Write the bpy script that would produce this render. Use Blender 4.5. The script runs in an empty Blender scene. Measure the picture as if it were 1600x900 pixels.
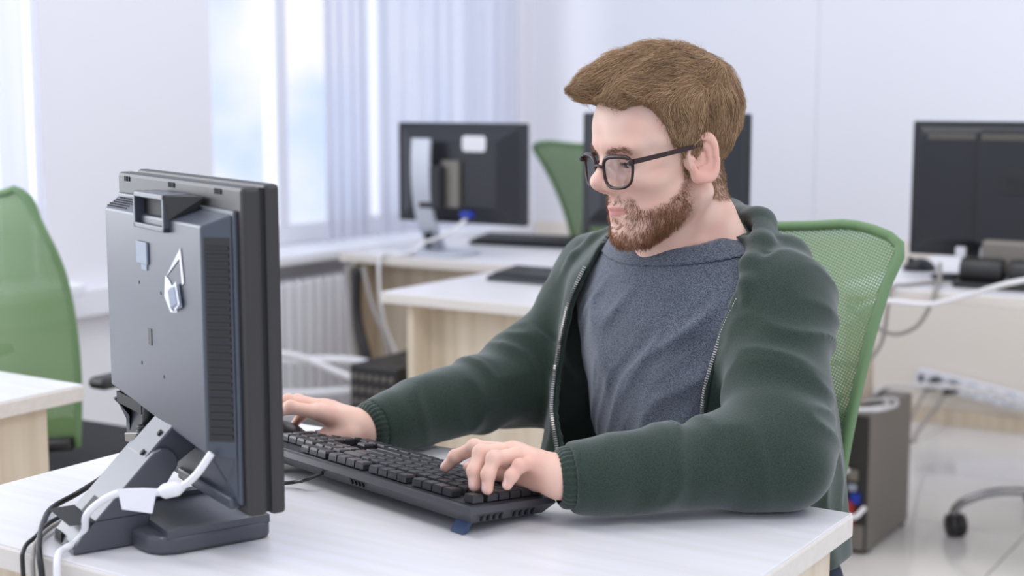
import bpy, bmesh, math, random
import numpy as np
from mathutils import Vector, Matrix, Quaternion

# ------------------------------------------------------------------ camera, world, light, exposure
scene = bpy.context.scene
COL = scene.collection
cam_d = bpy.data.cameras.new('camera'); cam = bpy.data.objects.new('camera', cam_d); COL.objects.link(cam)
cam.location = (0, 0, 1.25)
cam.rotation_euler = (math.radians(90 - 7.56), 0, math.radians(33))
cam_d.lens = 50; cam_d.sensor_width = 36; cam_d.clip_start = .05
cam_d.dof.use_dof = True; cam_d.dof.focus_distance = 1.82; cam_d.dof.aperture_fstop = 3.4
scene.camera = cam
scene.view_settings.view_transform = 'Standard'; scene.view_settings.look = 'None'
scene.view_settings.gamma = 1.0; scene.view_settings.use_curve_mapping = False
scene.view_settings.exposure = 0.0
scene.cycles.max_bounces = 8; scene.cycles.transparent_max_bounces = 16
scene.cycles.caustics_reflective = False; scene.cycles.caustics_refractive = False

world = bpy.data.worlds.new('world'); scene.world = world; world.use_nodes = True
wt = world.node_tree; wt.nodes.clear()
wo = wt.nodes.new('ShaderNodeOutputWorld'); wb = wt.nodes.new('ShaderNodeBackground')
wtc = wt.nodes.new('ShaderNodeTexCoord'); wn = wt.nodes.new('ShaderNodeTexNoise'); wr = wt.nodes.new('ShaderNodeValToRGB')
wn.inputs['Scale'].default_value = 9; wn.inputs['Detail'].default_value = 3
wr.color_ramp.elements[0].position = .40; wr.color_ramp.elements[0].color = (.53, .65, .91, 1)
wr.color_ramp.elements[1].position = .62; wr.color_ramp.elements[1].color = (.86, .85, .88, 1)
wt.links.new(wtc.outputs['Generated'], wn.inputs['Vector']); wt.links.new(wn.outputs['Fac'], wr.inputs['Fac'])
wt.links.new(wr.outputs['Color'], wb.inputs['Color']); wt.links.new(wb.outputs['Background'], wo.inputs['Surface'])
wb.inputs['Strength'].default_value = 1.28

def area(name, loc, aim, sx, sy, power, col=(1, 1, 1)):
    d = bpy.data.lights.new(name, 'AREA'); d.shape = 'RECTANGLE'; d.size = sx; d.size_y = sy; d.energy = power; d.color = col
    o = bpy.data.objects.new(name, d); COL.objects.link(o); o.location = loc
    o.rotation_euler = (Vector(aim) - Vector(loc)).to_track_quat('-Z', 'Y').to_euler(); return o
# daylight falling in through the row of windows in the left wall
area('window_daylight_front', (-5.2, .6, 1.9), (-.9, 1.4, 1.0), 3.4, 2.4, 150, (.93, .96, 1))
# ceiling luminaires
for lx, ly in ((-1.6, 1.0), (-1.6, 3.4), (.6, 1.0), (.6, 3.4)):
    area('ceiling_luminaire', (lx, ly, 2.9), (lx, ly, 0), 1.2, .6, 14, (1, .97, .93))

# ------------------------------------------------------------------ materials
def lin(c): return tuple(((v/255)/12.92 if v/255 <= .04045 else ((v/255+.055)/1.055)**2.4) for v in c)
MATS = {}
def mat(name, col, rough=.5, metal=0, spec=.5, var=None, bump=None, sheen=0, alpha=None, sss=0, coat=0, emis=0):
    """col: sRGB 0-255. var=(scale xyz, amount 0-1[, colour2]); bump=(scale xyz, strength, distance)"""
    if name in MATS: return MATS[name]
    m = bpy.data.materials.new(name); m.use_nodes = True; nt = m.node_tree
    b = nt.nodes['Principled BSDF']
    b.inputs['Base Color'].default_value = (*lin(col), 1); b.inputs['Roughness'].default_value = rough
    b.inputs['Metallic'].default_value = metal; b.inputs['Specular IOR Level'].default_value = spec
    if sheen: b.inputs['Sheen Weight'].default_value = sheen; b.inputs['Sheen Roughness'].default_value = .5
    if coat: b.inputs['Coat Weight'].default_value = coat; b.inputs['Coat Roughness'].default_value = .15
    if sss:
        b.inputs['Subsurface Weight'].default_value = sss; b.inputs['Subsurface Radius'].default_value = (1, .35, .2)
        b.inputs['Subsurface Scale'].default_value = .0035
    if emis: b.inputs['Emission Color'].default_value = (*lin(col), 1); b.inputs['Emission Strength'].default_value = emis
    tc = None
    def noise(scale, detail=4):
        nonlocal tc
        if tc is None: tc = nt.nodes.new('ShaderNodeTexCoord')
        mp = nt.nodes.new('ShaderNodeMapping'); mp.inputs['Scale'].default_value = scale if hasattr(scale, '__len__') else (scale,)*3
        n = nt.nodes.new('ShaderNodeTexNoise'); n.inputs['Scale'].default_value = 1; n.inputs['Detail'].default_value = detail
        nt.links.new(tc.outputs['Object'], mp.inputs['Vector']); nt.links.new(mp.outputs['Vector'], n.inputs['Vector']); return n
    if var:
        n = noise(var[0]); r = nt.nodes.new('ShaderNodeValToRGB')
        c1 = lin(col); c2 = lin(var[2]) if len(var) > 2 else tuple(v*(1-var[1]) for v in c1)
        r.color_ramp.elements[0].position = .36; r.color_ramp.elements[0].color = (*c2, 1)
        r.color_ramp.elements[1].position = .64; r.color_ramp.elements[1].color = (*c1, 1)
        nt.links.new(n.outputs['Fac'], r.inputs['Fac']); nt.links.new(r.outputs['Color'], b.inputs['Base Color'])
    if bump:
        n = noise(bump[0]); bp = nt.nodes.new('ShaderNodeBump'); bp.inputs['Strength'].default_value = bump[1]
        bp.inputs['Distance'].default_value = bump[2] if len(bump) > 2 else .001
        nt.links.new(n.outputs['Fac'], bp.inputs['Height']); nt.links.new(bp.outputs['Normal'], b.inputs['Normal'])
    if alpha is not None: b.inputs['Alpha'].default_value = alpha
    MATS[name] = m; return m

mat('wall', (240, 239, 242), .75, bump=((40, 40, 40), .08, .002))
mat('wall_pier', (237, 235, 238), .75, bump=((40, 40, 40), .08, .002))
mat('trim_white', (236, 236, 240), .4)
mat('floor_tile', (228, 224, 218), .09, var=((3, 3, 3), .06), spec=.5)
mat('grout', (165, 160, 154), .8)
mat('desk_top', (226, 224, 226), .32, var=((3, 60, 3), 0, (220, 217, 216)), spec=.4)
mat('desk_edge', (224, 216, 206), .45, var=((4, 80, 80), .06))
mat('maple', (224, 209, 187), .5, var=((30, 30, 1.6), 0, (208, 191, 166)), bump=((60, 60, 3), .06, .001))
mat('black_plastic', (40, 38, 38), .42, bump=((900, 900, 900), .12, .0006))
mat('monitor_plastic', (70, 74, 83), .36, spec=.6, bump=((1100, 1100, 1100), .14, .0006))
mat('stand_plastic', (66, 68, 75), .42, spec=.7, coat=.15, bump=((900, 900, 900), .10, .0005))
mat('monitor_side', (50, 47, 45), .45, bump=((1100, 1100, 1100), .12, .0006))
mat('dark_hole', (10, 10, 11), .6)
mat('screen', (20, 22, 28), .12)
mat('far_black', (36, 37, 42), .45)
mat('silver', (196, 200, 208), .35, metal=.25)
mat('chrome', (150, 148, 146), .15, metal=.9)
mat('grey_metal', (128, 122, 114), .45, metal=.35)
mat('cable_black', (34, 32, 32), .45)
mat('cable_grey', (150, 144, 138), .5)
mat('cable_white', (232, 230, 230), .4)
mat('plastic_white', (232, 232, 236), .4)
mat('paper', (236, 234, 236), .8)
mat('label', (152, 160, 172), .6)
mat('blue', (28, 56, 160), .4)
mat('red', (170, 50, 45), .45)
mat('key', (46, 45, 48), .32, spec=.6, bump=((700, 700, 700), .1, .0004))
mat('keyboard_case', (70, 70, 74), .4, bump=((900, 900, 900), .12, .0005))
mat('keyboard_foot', (58, 78, 112), .4)
mat('curtain', (238, 239, 246), .8, spec=.2)
mat('seat_black', (30, 30, 32), .8, bump=((500, 500, 500), .3, .001))

# ------------------------------------------------------------------ mesh helpers
class MB:
    """collects shapes; build() links them as one mesh object"""
    def __init__(s): s.v = []; s.f = []; s.sm = []; s.uv = None
    def add(s, vs, fs, smooth=False):
        o = len(s.v); s.v += [tuple(map(float, q)) for q in vs]; s.f += [tuple(i+o for i in f) for f in fs]; s.sm += [smooth]*len(fs); return s
    def box(s, c, size, bev=0, rot=None):
        hx, hy, hz = size[0]/2, size[1]/2, size[2]/2
        bm = bmesh.new(); bmesh.ops.create_cube(bm, size=1)
        for q in bm.verts: q.co = (q.co.x*2*hx, q.co.y*2*hy, q.co.z*2*hz)
        if bev: bmesh.ops.bevel(bm, geom=bm.edges[:], offset=min(bev, hx*.95, hy*.95, hz*.95), segments=2, affect='EDGES', profile=.5)
        s.bm(bm, Matrix.Translation(c) @ (rot.to_4x4() if rot else Matrix.Identity(4)))
        return s
    def bm(s, bm, M=Matrix.Identity(4), smooth=False):
        bm.verts.index_update(); s.add([M @ q.co for q in bm.verts], [[q.index for q in f.verts] for f in bm.faces], smooth); bm.free(); return s
    def prism(s, poly, z0, z1, M=Matrix.Identity(4), bev=0, smooth=False):
        """poly in local xy, extruded along z"""
        bm = bmesh.new(); vs = [bm.verts.new((x, y, z0)) for x, y in poly]; f = bm.faces.new(vs)
        r = bmesh.ops.extrude_face_region(bm, geom=[f])
        for g in r['geom']:
            if isinstance(g, bmesh.types.BMVert): g.co.z = z1
        bmesh.ops.recalc_face_normals(bm, faces=bm.faces[:])
        if bev: bmesh.ops.bevel(bm, geom=bm.edges[:], offset=bev, segments=2, affect='EDGES', profile=.5)
        return s.bm(bm, M, smooth)
    def hull8(s, bottom, top):
        """two rings of equal length joined by side faces, capped"""
        n = len(bottom); fs = [tuple(range(n))[::-1], tuple(range(n, 2*n))]
        fs += [(i, (i+1) % n, n+(i+1) % n, n+i) for i in range(n)]
        return s.add(list(bottom)+list(top), fs)
    def tube(s, pts, r, n=8, cap=True):
        pts = [Vector(q) for q in pts]; m = len(pts); rs = r if hasattr(r, '__len__') else [r]*m
        vs = []; up = None
        for i, q in enumerate(pts):
            t = (pts[min(i+1, m-1)] - pts[max(i-1, 0)]).normalized()
            if up is None: up = t.orthogonal().normalized()
            else: up = (up - t*up.dot(t)).normalized()
            w = t.cross(up)
            for k in range(n):
                a = 2*math.pi*k/n; vs.append(q + (up*math.cos(a) + w*math.sin(a))*rs[i])
        fs = [(i*n+k, i*n+(k+1) % n, (i+1)*n+(k+1) % n, (i+1)*n+k) for i in range(m-1) for k in range(n)]
        if cap: fs += [tuple(range(n))[::-1], tuple(range((m-1)*n, m*n))]
        return s.add(vs, fs, True)
    def lathe(s, prof, M=Matrix.Identity(4), n=24):
        vs = [M @ Vector((r*math.cos(2*math.pi*k/n), r*math.sin(2*math.pi*k/n), z)) for r, z in prof for k in range(n)]
        m = len(prof)
        fs = [(i*n+k, i*n+(k+1) % n, (i+1)*n+(k+1) % n, (i+1)*n+k) for i in range(m-1) for k in range(n)]
        fs += [tuple(range(n))[::-1], tuple(range((m-1)*n, m*n))]
        return s.add(vs, fs, True)
    def build(s, name, m, parent=None, mod=None):
        me = bpy.data.meshes.new(name); me.from_pydata(s.v, [], s.f); me.materials.append(MATS[m] if isinstance(m, str) else m)
        me.polygons.foreach_set('use_smooth', s.sm); me.validate()
        b = bmesh.new(); b.from_mesh(me); bmesh.ops.recalc_face_normals(b, faces=b.faces[:]); b.to_mesh(me); b.free(); me.update()
        o = bpy.data.objects.new(name, me); COL.objects.link(o)
        if parent: o.parent = parent
        return o

def tag(o, label=None, cat=None, group=None, kind=None):
    if label: o['label'] = label
    if cat: o['category'] = cat
    if group: o['group'] = group
    if kind: o['kind'] = kind
    return o
def empty(name, loc=(0, 0, 0), rz=0, label=None, cat=None, group=None):
    o = bpy.data.objects.new(name, None); COL.objects.link(o); o.location = loc; o.rotation_euler = (0, 0, rz); o.empty_display_size = .1
    return tag(o, label, cat, group)
def tree_copy(o, parent=None):
    c = o.copy(); COL.objects.link(c); c.parent = parent
    for ch in list(o.children): tree_copy(ch, c)
    return c
def spline(pts, n=12):
    """Catmull-Rom through the points"""
    P = [Vector(q) for q in pts]; P = [P[0]*2-P[1]] + P + [P[-1]*2-P[-2]]; out = []
    for i in range(1, len(P)-2):
        for k in range(n):
            t = k/n; a, b, c, d = P[i-1:i+3]
            out.append(.5*((2*b)+(c-a)*t+(2*a-5*b+4*c-d)*t*t+(3*b-a-3*c+d)*t**3))
    return out + [P[-2]]
def cable(name, pts, r, m, label, group=None, n=10, seg=8):
    pts = [Vector(q) for q in pts]; base = pts[0]
    o = MB().tube([q-base for q in spline(pts, n)], r, seg).build(name, m); o.location = base
    return tag(o, label, 'cable', group)
def text_mesh(body, size, depth, name, m, parent, M):
    cu = bpy.data.curves.new(name, 'FONT'); cu.body = body; cu.size = size; cu.extrude = depth; cu.align_x = 'CENTER'; cu.align_y = 'CENTER'
    t = bpy.data.objects.new(name, cu); COL.objects.link(t); bpy.context.view_layer.update()
    me = bpy.data.meshes.new_from_object(t); bpy.data.objects.remove(t); me.transform(M)
    me.materials.clear(); me.materials.append(MATS[m]); o = bpy.data.objects.new(name, me); COL.objects.link(o); o.parent = parent; return o
def rounded_rect(w, h, r, n=6):
    pts = []
    for cx, cy, a0 in ((w/2-r, h/2-r, 0), (-w/2+r, h/2-r, 90), (-w/2+r, -h/2+r, 180), (w/2-r, -h/2+r, 270)):
        for k in range(n+1):
            a = math.radians(a0+90*k/n); pts.append((cx+r*math.cos(a), cy+r*math.sin(a)))
    return pts
# ------------------------------------------------------------------ the room
XW, YB = -3.42, 5.45            # window wall plane, back wall plane
def struct(o): return tag(o, kind='structure')
fl = struct(MB().box((-.5, 2.2, -.02), (6.4, 7.2, .03)).build('floor', 'grout'))
tile = MB().box((0, 0, 0), (.596, .596, .012), .002).build('tile', 'floor_tile', fl)
first = True
for i in range(-5, 6):
    for j in range(-2, 10):
        x, y = -.925 + .6*i + .3, 4.13 + .6*(j-7) + .3
        if x < XW-.25 or x > 2.5 or y > YB+.25 or y < -1.2: continue
        o = tile if first else tile.copy()
        if not first: COL.objects.link(o)
        o.location = (x, y, -.0055); first = False
# back wall with two cladding panels meeting in a fine upright seam
wb_ = struct(MB().box(((XW+2.7)/2, YB+.09, 1.45), (2.7-XW, .12, 2.9)).build('wall_back', 'wall'))
for x0, x1 in ((XW+.001, -2.0935), (-2.092, -.780), (-.7785, .54), (.5415, 1.85)):
    MB().box(((x0+x1)/2, YB+.014, 1.45), (x1-x0, .028, 2.9), .0015).build('panel', 'wall', wb_)
struct(MB().box(((XW+2.7)/2, YB-.008, .0325), (2.7-XW-.02, .016, .065), .003).build('baseboard_back', 'maple'))
mat('dado', (238, 229, 216), .7)
struct(MB().box(((XW+2.7)/2, YB-.004, .385), (2.7-XW-.02, .008, .64), .002).build('trim_4', 'dado'))
# window wall: piers, parapet below, lintel above
wl = struct(MB().box((XW-.12, 2.15, .36), (.24, 6.6, .72)).build('wall_left', 'wall_pier'))
for y0, y1 in ((-1.15, -.9), (2.72, 3.44), (5.12, 5.45)):
    MB().box((XW-.12, (y0+y1)/2, 1.61), (.24, y1-y0, 1.78)).build('pier', 'wall_pier', wl)
MB().box((XW-.12, 2.15, 2.7), (.24, 6.6, .4)).build('lintel', 'wall_pier', wl)
def window(name, y0, y1, mull):
    w = struct(empty(name, (XW-.14, (y0+y1)/2, .72))); h = 1.78; wd = y1-y0
    for yy in (-wd/2+.035, wd/2-.035): MB().box((0, yy, h/2), (.07, .07, h), .006).build('frame_jamb', 'trim_white', w)
    for zz in (.035, h-.035): MB().box((0, 0, zz), (.07, wd-.14, .07), .006).build('frame_rail', 'trim_white', w)
    edges = [-wd/2+.07] + [m-(y0+y1)/2 for m in mull] + [wd/2-.07]
    for m in mull: MB().box((0, m-(y0+y1)/2, h/2), (.07, .06, h-.14), .006).build('mullion', 'trim_white', w)
    gm = MATS.get('glass')
    if gm is None:
        gm = bpy.data.materials.new('glass'); gm.use_nodes = True; nt = gm.node_tree; nt.nodes.clear()
        out = nt.nodes.new('ShaderNodeOutputMaterial'); mx = nt.nodes.new('ShaderNodeMixShader'); tr = nt.nodes.new('ShaderNodeBsdfTransparent'); gl = nt.nodes.new('ShaderNodeBsdfGlossy')
        gl.inputs['Roughness'].default_value = .02; fr = nt.nodes.new('ShaderNodeValue'); fr.outputs[0].default_value = .05
        nt.links.new(fr.outputs[0], mx.inputs[0]); nt.links.new(tr.outputs[0], mx.inputs[1]); nt.links.new(gl.outputs[0], mx.inputs[2]); nt.links.new(mx.outputs[0], out.inputs[0]); MATS['glass'] = gm
    for a, b in zip(edges[:-1], edges[1:]): MB().box((0, (a+b)/2, h/2), (.006, b-a-.05, h-.13)).build('pane', 'glass', w)
window('window_1', 3.44, 5.12, (3.90, 4.5))
window('window_2', -.9, 2.72, (.3, 1.5))
struct(MB().box((XW+.07, 4.28, .705), (.20, 1.75, .035), .008).build('trim_1', 'trim_white'))
struct(MB().box((XW+.07, .9, .705), (.20, 3.7, .035), .008).build('trim_2', 'trim_white'))
struct(MB().box((XW+.03, 2.9, .645), (.06, 1.02, .085), .006).build('trim_3', 'trim_white'))
# curtains
def curtain(y0, y1, x, folds, amp, label, ztop=2.6, zb=.12):
    n = folds*10; vs = []; fs = []; rows = 6
    rnd = random.Random(folds)
    ph = [rnd.uniform(-.5, .5) for _ in range(n+1)]
    for r in range(rows+1):
        z = zb + (ztop-zb)*r/rows
        for i in range(n+1):
            a = 2*math.pi*folds*i/n + .5*math.sin(i*.17)+.1*ph[i]
            vs.append((amp*math.sin(a)*(1-.25*r/rows), (y1-y0)*(i/n-.5) + .01*math.sin(a*2), z))
    for r in range(rows):
        for i in range(n): q = r*(n+1)+i; fs.append((q, q+1, q+n+2, q+n+1))
    o = MB().add(vs, fs, True).build('curtain', cm); o.location = (x, (y0+y1)/2, 0)
    sd = o.modifiers.new('thick', 'SOLIDIFY'); sd.thickness = .002
    return tag(o, label, 'curtain')
cm = mat('curtain', (0, 0, 0)); nt = cm.node_tree; pb = nt.nodes['Principled BSDF']
tl = nt.nodes.new('ShaderNodeBsdfTranslucent'); tl.inputs['Color'].default_value = (*lin((240, 241, 248)), 1)
tp = nt.nodes.new('ShaderNodeBsdfTransparent'); m1 = nt.nodes.new('ShaderNodeMixShader'); m2 = nt.nodes.new('ShaderNodeMixShader')
m1.inputs[0].default_value = .75; m2.inputs[0].default_value = .5
nt.links.new(pb.outputs[0], m1.inputs[1]); nt.links.new(tl.outputs[0], m1.inputs[2]); nt.links.new(m1.outputs[0], m2.inputs[1]); nt.links.new(tp.outputs[0], m2.inputs[2])
nt.links.new(m2.outputs[0], nt.nodes['Material Output'].inputs[0])
curtain(3.86, 4.10, XW+.13, 4, .022, 'narrow gathered white curtain hanging beside the clear strip of window', 2.6, .75)
curtain(4.16, 5.10, XW+.13, 9, .026, 'wide sheer white curtain covering the window near the room corner', 2.6, .75)
curtain(2.02, 2.66, XW+.13, 6, .028, 'bright white curtain at the left picture edge behind green chair', 2.6, .75)
# radiator under the window
rd = empty('radiator', (XW+.10, 4.0, .12), 0, 'white sectional radiator under the window behind the tangled white cables', 'radiator')
for k in range(16):
    o = MB().box((0, 0, .26), (.085, .048, .50), .02).build('section', 'trim_white', rd); o.location.y = -.40 + .053*k
for k in (-.3, .3): MB().box((-.03, k, -.035), (.04, .03, .17)).build('bracket', 'trim_white', rd)
MB().tube([(.0, .46, .47), (.0, .60, .47), (0, .62, .44), (0, .62, -.12)], .012).build('pipe', 'trim_white', rd)
# ------------------------------------------------------------------ desks
def desk(name, x0, x1, y0, y1, label, panels, zt=.75, th=.028, bev=.003):
    """panels: list of (kind, x0, x1, y0, y1, z0, z1) in world metres"""
    cx, cy = (x0+x1)/2, (y0+y1)/2
    d = empty(name, (cx, cy, 0), 0, label, 'desk')
    t = MB().box((0, 0, zt-.001-(.003)/2), (x1-x0-.004, y1-y0-.004, .003), .001).build('top_surface', 'desk_top', d)
    MB().box((0, 0, zt-.003-th/2), (x1-x0, y1-y0, th), bev).build('top_board', 'desk_edge', d)
    for k, a, b, c, e, z0, z1 in panels:
        MB().box(((a+b)/2-cx, (c+e)/2-cy, (z0+z1)/2), (b-a, e-c, z1-z0), .0015).build(k, 'maple', d)
    return d
ZB = .719
desk('office_desk', -1.554, -.568, .995, 1.642, 'pale desk in the foreground that carries the monitor and keyboard',
     [('side_panel', -1.545, -1.523, 1.02, 1.60, 0, ZB), ('side_panel', -.603, -.581, 1.02, 1.60, 0, ZB), ('modesty_panel', -1.523, -.603, 1.07, 1.088, .22, ZB)])
desk('office_desk', -3.05, -1.985, 1.10, 1.665, 'pale desk at the left picture edge in front of green chair',
     [('side_panel', -2.03, -2.008, 1.13, 1.60, 0, ZB), ('side_panel', -3.03, -3.008, 1.13, 1.60, 0, ZB), ('modesty_panel', -3.008, -2.03, 1.2, 1.218, .25, ZB)])
desk('office_desk', -2.306, -1.36, 2.917, 3.60, 'white-topped desk behind the right arm with a dark keyboard on it',
     [('side_panel', -2.245, -2.223, 2.95, 3.58, 0, ZB), ('side_panel', -1.44, -1.418, 2.95, 3.58, 0, ZB), ('modesty_panel', -2.223, -1.44, 3.02, 3.038, .12, ZB)])
desk('office_desk', -3.02, -1.90, 3.603, 4.26, 'far white-topped desk under the window carrying the monitor with silver stand',
     [('side_panel', -2.06, -2.038, 3.64, 4.22, 0, ZB), ('side_panel', -3.0, -2.978, 3.64, 4.22, 0, ZB), ('modesty_panel', -2.978, -2.06, 3.74, 3.758, .12, ZB)])
desk('office_desk', -1.345, .35, 3.715, 4.585, 'long pale desk at right carrying the big black monitor and mouse',
     [('side_panel', -1.335, -1.313, 3.74, 3.92, 0, ZB), ('side_panel', .31, .332, 3.75, 4.56, 0, ZB), ('apron', -1.313, .31, 4.50, 4.518, .64, ZB)])

# ------------------------------------------------------------------ chairs with green mesh backs
def mesh_fabric(name, col, cell=.0055, hole=.42):
    m = bpy.data.materials.new(name); m.use_nodes = True; nt = m.node_tree; b = nt.nodes['Principled BSDF']
    b.inputs['Base Color'].default_value = (*lin(col), 1); b.inputs['Roughness'].default_value = .45
    uv = nt.nodes.new('ShaderNodeUVMap'); sp = nt.nodes.new('ShaderNodeSeparateXYZ'); nt.links.new(uv.outputs[0], sp.inputs[0])
    def mth(op, a, c=None):
        n = nt.nodes.new('ShaderNodeMath'); n.operation = op
        for i, q in enumerate((a, c)):
            if q is None: continue
            if isinstance(q, (int, float)): n.inputs[i].default_value = q
            else: nt.links.new(q, n.inputs[i])
        return n.outputs[0]
    k = 2*math.pi/cell
    a = mth('SINE', mth('MULTIPLY', mth('ADD', sp.outputs[0], mth('MULTIPLY', sp.outputs[1], .5)), k)); c = mth('SINE', mth('MULTIPLY', mth('SUBTRACT', sp.outputs[1], mth('MULTIPLY', sp.outputs[0], .5)), k))
    h = mth('MULTIPLY', a, c); al = mth('LESS_THAN', h, hole)
    nt.links.new(al, b.inputs['Alpha'])
    bp = nt.nodes.new('ShaderNodeBump'); bp.inputs['Strength'].default_value = .35; bp.inputs['Distance'].default_value = .001
    nt.links.new(h, bp.inputs['Height']); nt.links.new(bp.outputs[0], b.inputs['Normal'])
    b.inputs['Transmission Weight'].default_value = 0
    MATS[name] = m; return m
mesh_fabric('green_mesh', (104, 140, 92), .0070, .42); mat('green_edge', (104, 134, 90), .55, bump=((350, 350, 350), .5, .001))
mesh_fabric('green_mesh_far', (112, 144, 90), .008, .75)

def office_chair(loc, rz, label, mesh='green_mesh', wt=.245, wb=.185, z0=.62, z1=1.07, lean=.20, yb=.20, corner=.05, seatz=.46, arms=True):
    c = empty('office_chair', (loc[0], loc[1], 0), rz, label, 'chair', 'green mesh office chairs')
    ns, nr = 24, 20; vs = []; uvs = []
    def P(s, t):
        hw = wb + (wt-wb)*t**1.25; x = s*hw
        z = z0 + (z1-z0)*t - corner*max(0, (abs(s)-.72)/.28)**2.4*max(0, (t-.55)/.45)**2 + .012*abs(s)*t
        y = yb + lean*t**1.1 - .028*math.sin(math.pi*min(1, t*1.1)) - .045*s*s*(1-.35*t)
        return Vector((x, y, z))
    for j in range(nr+1):
        for i in range(ns+1): vs.append(P(-1+2*i/ns, j/nr))
    fs = [(j*(ns+1)+i, j*(ns+1)+i+1, (j+1)*(ns+1)+i+1, (j+1)*(ns+1)+i) for j in range(nr) for i in range(ns)]
    o = MB().add(vs, fs, True).build('mesh_backrest', mesh, c)
    uvl = o.data.uv_layers.new(name='UVMap')
    for lp in o.data.loops:
        q = vs[lp.vertex_index]; uvl.data[lp.index].uv = (q.x, q.z*1.05)
    # woven border band and rear spine
    path = [P(-1, t/12) for t in range(13)] + [P(-1+s/6, 1) for s in range(1, 12)] + [P(1, 1-t/12) for t in range(13)]
    band = MB(); band.tube(spline(path[::2], 3), .0085, 8); b = band.build('border', 'green_edge', c)
    MB().tube([(0, yb+.03, seatz-.06), (0, yb+.10, seatz-.02), (0, yb+.09, z0-.02), (0, yb+.06, z0+.10), (0, yb+.05, z0+.2)], [.02, .022, .022, .018, .012]).build('back_spine', 'black_plastic', c)
    MB().tube([P(-.98, .02)+Vector((0, .012, 0)), P(-.5, 0)+Vector((0, .015, 0)), P(0, 0)+Vector((0, .02, 0)), P(.5, 0)+Vector((0, .015, 0)), P(.98, .02)+Vector((0, .012, 0))], .016).build('lower_bracket', 'black_plastic', c)
    MB().box((0, -.02, seatz-.035), (.47, .46, .07), .03).build('seat', 'seat_black', c)
    MB().box((0, -.02, seatz-.085), (.36, .34, .03), .01).build('seat_pan', 'black_plastic', c)
    MB().lathe([(.028, .12), (.028, seatz-.25), (.018, seatz-.25), (.018, seatz-.09)]).build('gas_column', 'black_plastic', c)
    if arms:
        for s in (-1, 1):
            a = MB().tube([(s*.20, -.02, seatz-.08), (s*.255, -.02, seatz-.06), (s*.265, -.01, seatz+.14), (s*.265, 0, seatz+.17)], .016).build('armrest', 'black_plastic', c)
            MB().box((s*.262, -.01, seatz+.185), (.055, .22, .028), .012).build('arm_pad', 'black_plastic', a)
    MB().lathe([(.035, .07), (.05, .085), (.05, .12), (.032, .135)]).build('base_hub', 'black_plastic', c)
    for k in range(5):
        a = 2*math.pi*k/5 + .3; ca, sa = math.cos(a), math.sin(a)
        lg = MB().tube([(ca*r, sa*r, z) for r, z in ((.03, .11), (.14, .115), (.23, .105), (.285, .085), (.30, .062))], [.022, .019, .016, .014, .012]).build('base_leg', 'black_plastic', c)
        w = MB(); Mx = Matrix.Translation((ca*.30, sa*.30, .027)) @ Matrix.Rotation(a, 4, 'Z') @ Matrix.Rotation(math.pi/2, 4, 'Y')
        w.lathe([(.018, -.022), (.027, -.018), (.027, -.004), (.02, -.003), (.02, .003), (.027, .004), (.027, .018), (.018, .022)], Mx, 20).build('caster', 'black_plastic', c)
    return c
office_chair((-.88, 1.88), math.radians(5), 'green mesh office chair the man is sitting on', wt=.215, wb=.165, z0=.60, z1=1.045, lean=.13, yb=.16, corner=.03, arms=False)
office_chair((-2.645, 2.11), math.radians(183), 'green mesh office chair at the left picture edge behind the pale desk', 'green_mesh_far', wt=.155, wb=.205, z0=.50, z1=1.045, lean=.0, yb=.15, corner=.10)
office_chair((-2.52, 4.62), math.radians(180), 'green mesh office chair behind the far monitor with silver stand', 'green_mesh_far', wt=.21, wb=.10, z0=.66, z1=1.09, lean=.1, yb=.2, corner=.02)
# only the base of the fourth chair reaches into the picture
ch = empty('swivel_chair', (-.73, 4.16, 0), math.radians(0), 'chair at the right picture edge, only a curved base leg with caster showing', 'chair')
for k in range(5):
    a = math.radians(200) + 2*math.pi*k/5; ca, sa = math.cos(a), math.sin(a)
    MB().tube(spline([(ca*r, sa*r, z) for r, z in ((.03, .135), (.15, .145), (.27, .14), (.345, .115), (.385, .085), (.392, .05))], 5), .0125).build('base_leg', 'chrome', ch)
    Mx = Matrix.Translation((ca*.385, sa*.385, .034)) @ Matrix.Rotation(a+.35, 4, 'Z') @ Matrix.Rotation(math.pi/2, 4, 'Y')
    MB().lathe([(.02, -.026), (.033, -.022), (.034, -.004), (.024, -.003), (.024, .003), (.034, .004), (.033, .022), (.02, .026)], Mx, 24).build('caster', 'black_plastic', ch)
MB().lathe([(.04, .10), (.05, .12), (.045, .17), (.028, .18), (.028, .40)]).build('gas_column', 'black_plastic', ch)
MB().box((.02, 0, .45), (.34, .40, .07), .03).build('seat', 'seat_black', ch)

# ------------------------------------------------------------------ far monitors
def far_monitor(name, cx, cy, zb, w, h, label, stand='plain'):
    """seen from behind: screen faces +Y; x along the width"""
    m = empty(name, (cx, cy, .75), 0, label, 'monitor'); z = zb-.75
    MB().box((0, .012, z+h/2), (w, .03, h), .006).build('bezel', 'far_black', m)
    MB().box((0, .0285, z+h/2), (w-.03, .002, h-.03)).build('screen', 'screen', m)
    iw, ih = w*.80, h*.80
    sh = MB(); ring0 = [(a*w*.47, -.002, z+h/2+b*h*.46) for a, b in ((-1, -1), (1, -1), (1, 1), (-1, 1))]; ring1 = [(a*iw*.42, -.045, z+h/2+b*ih*.40) for a, b in ((-1, -1), (1, -1), (1, 1), (-1, 1))]
    sh.hull8(ring0[::-1], ring1[::-1]); sh.build('rear_shell', 'far_black', m)
    return m, z
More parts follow.
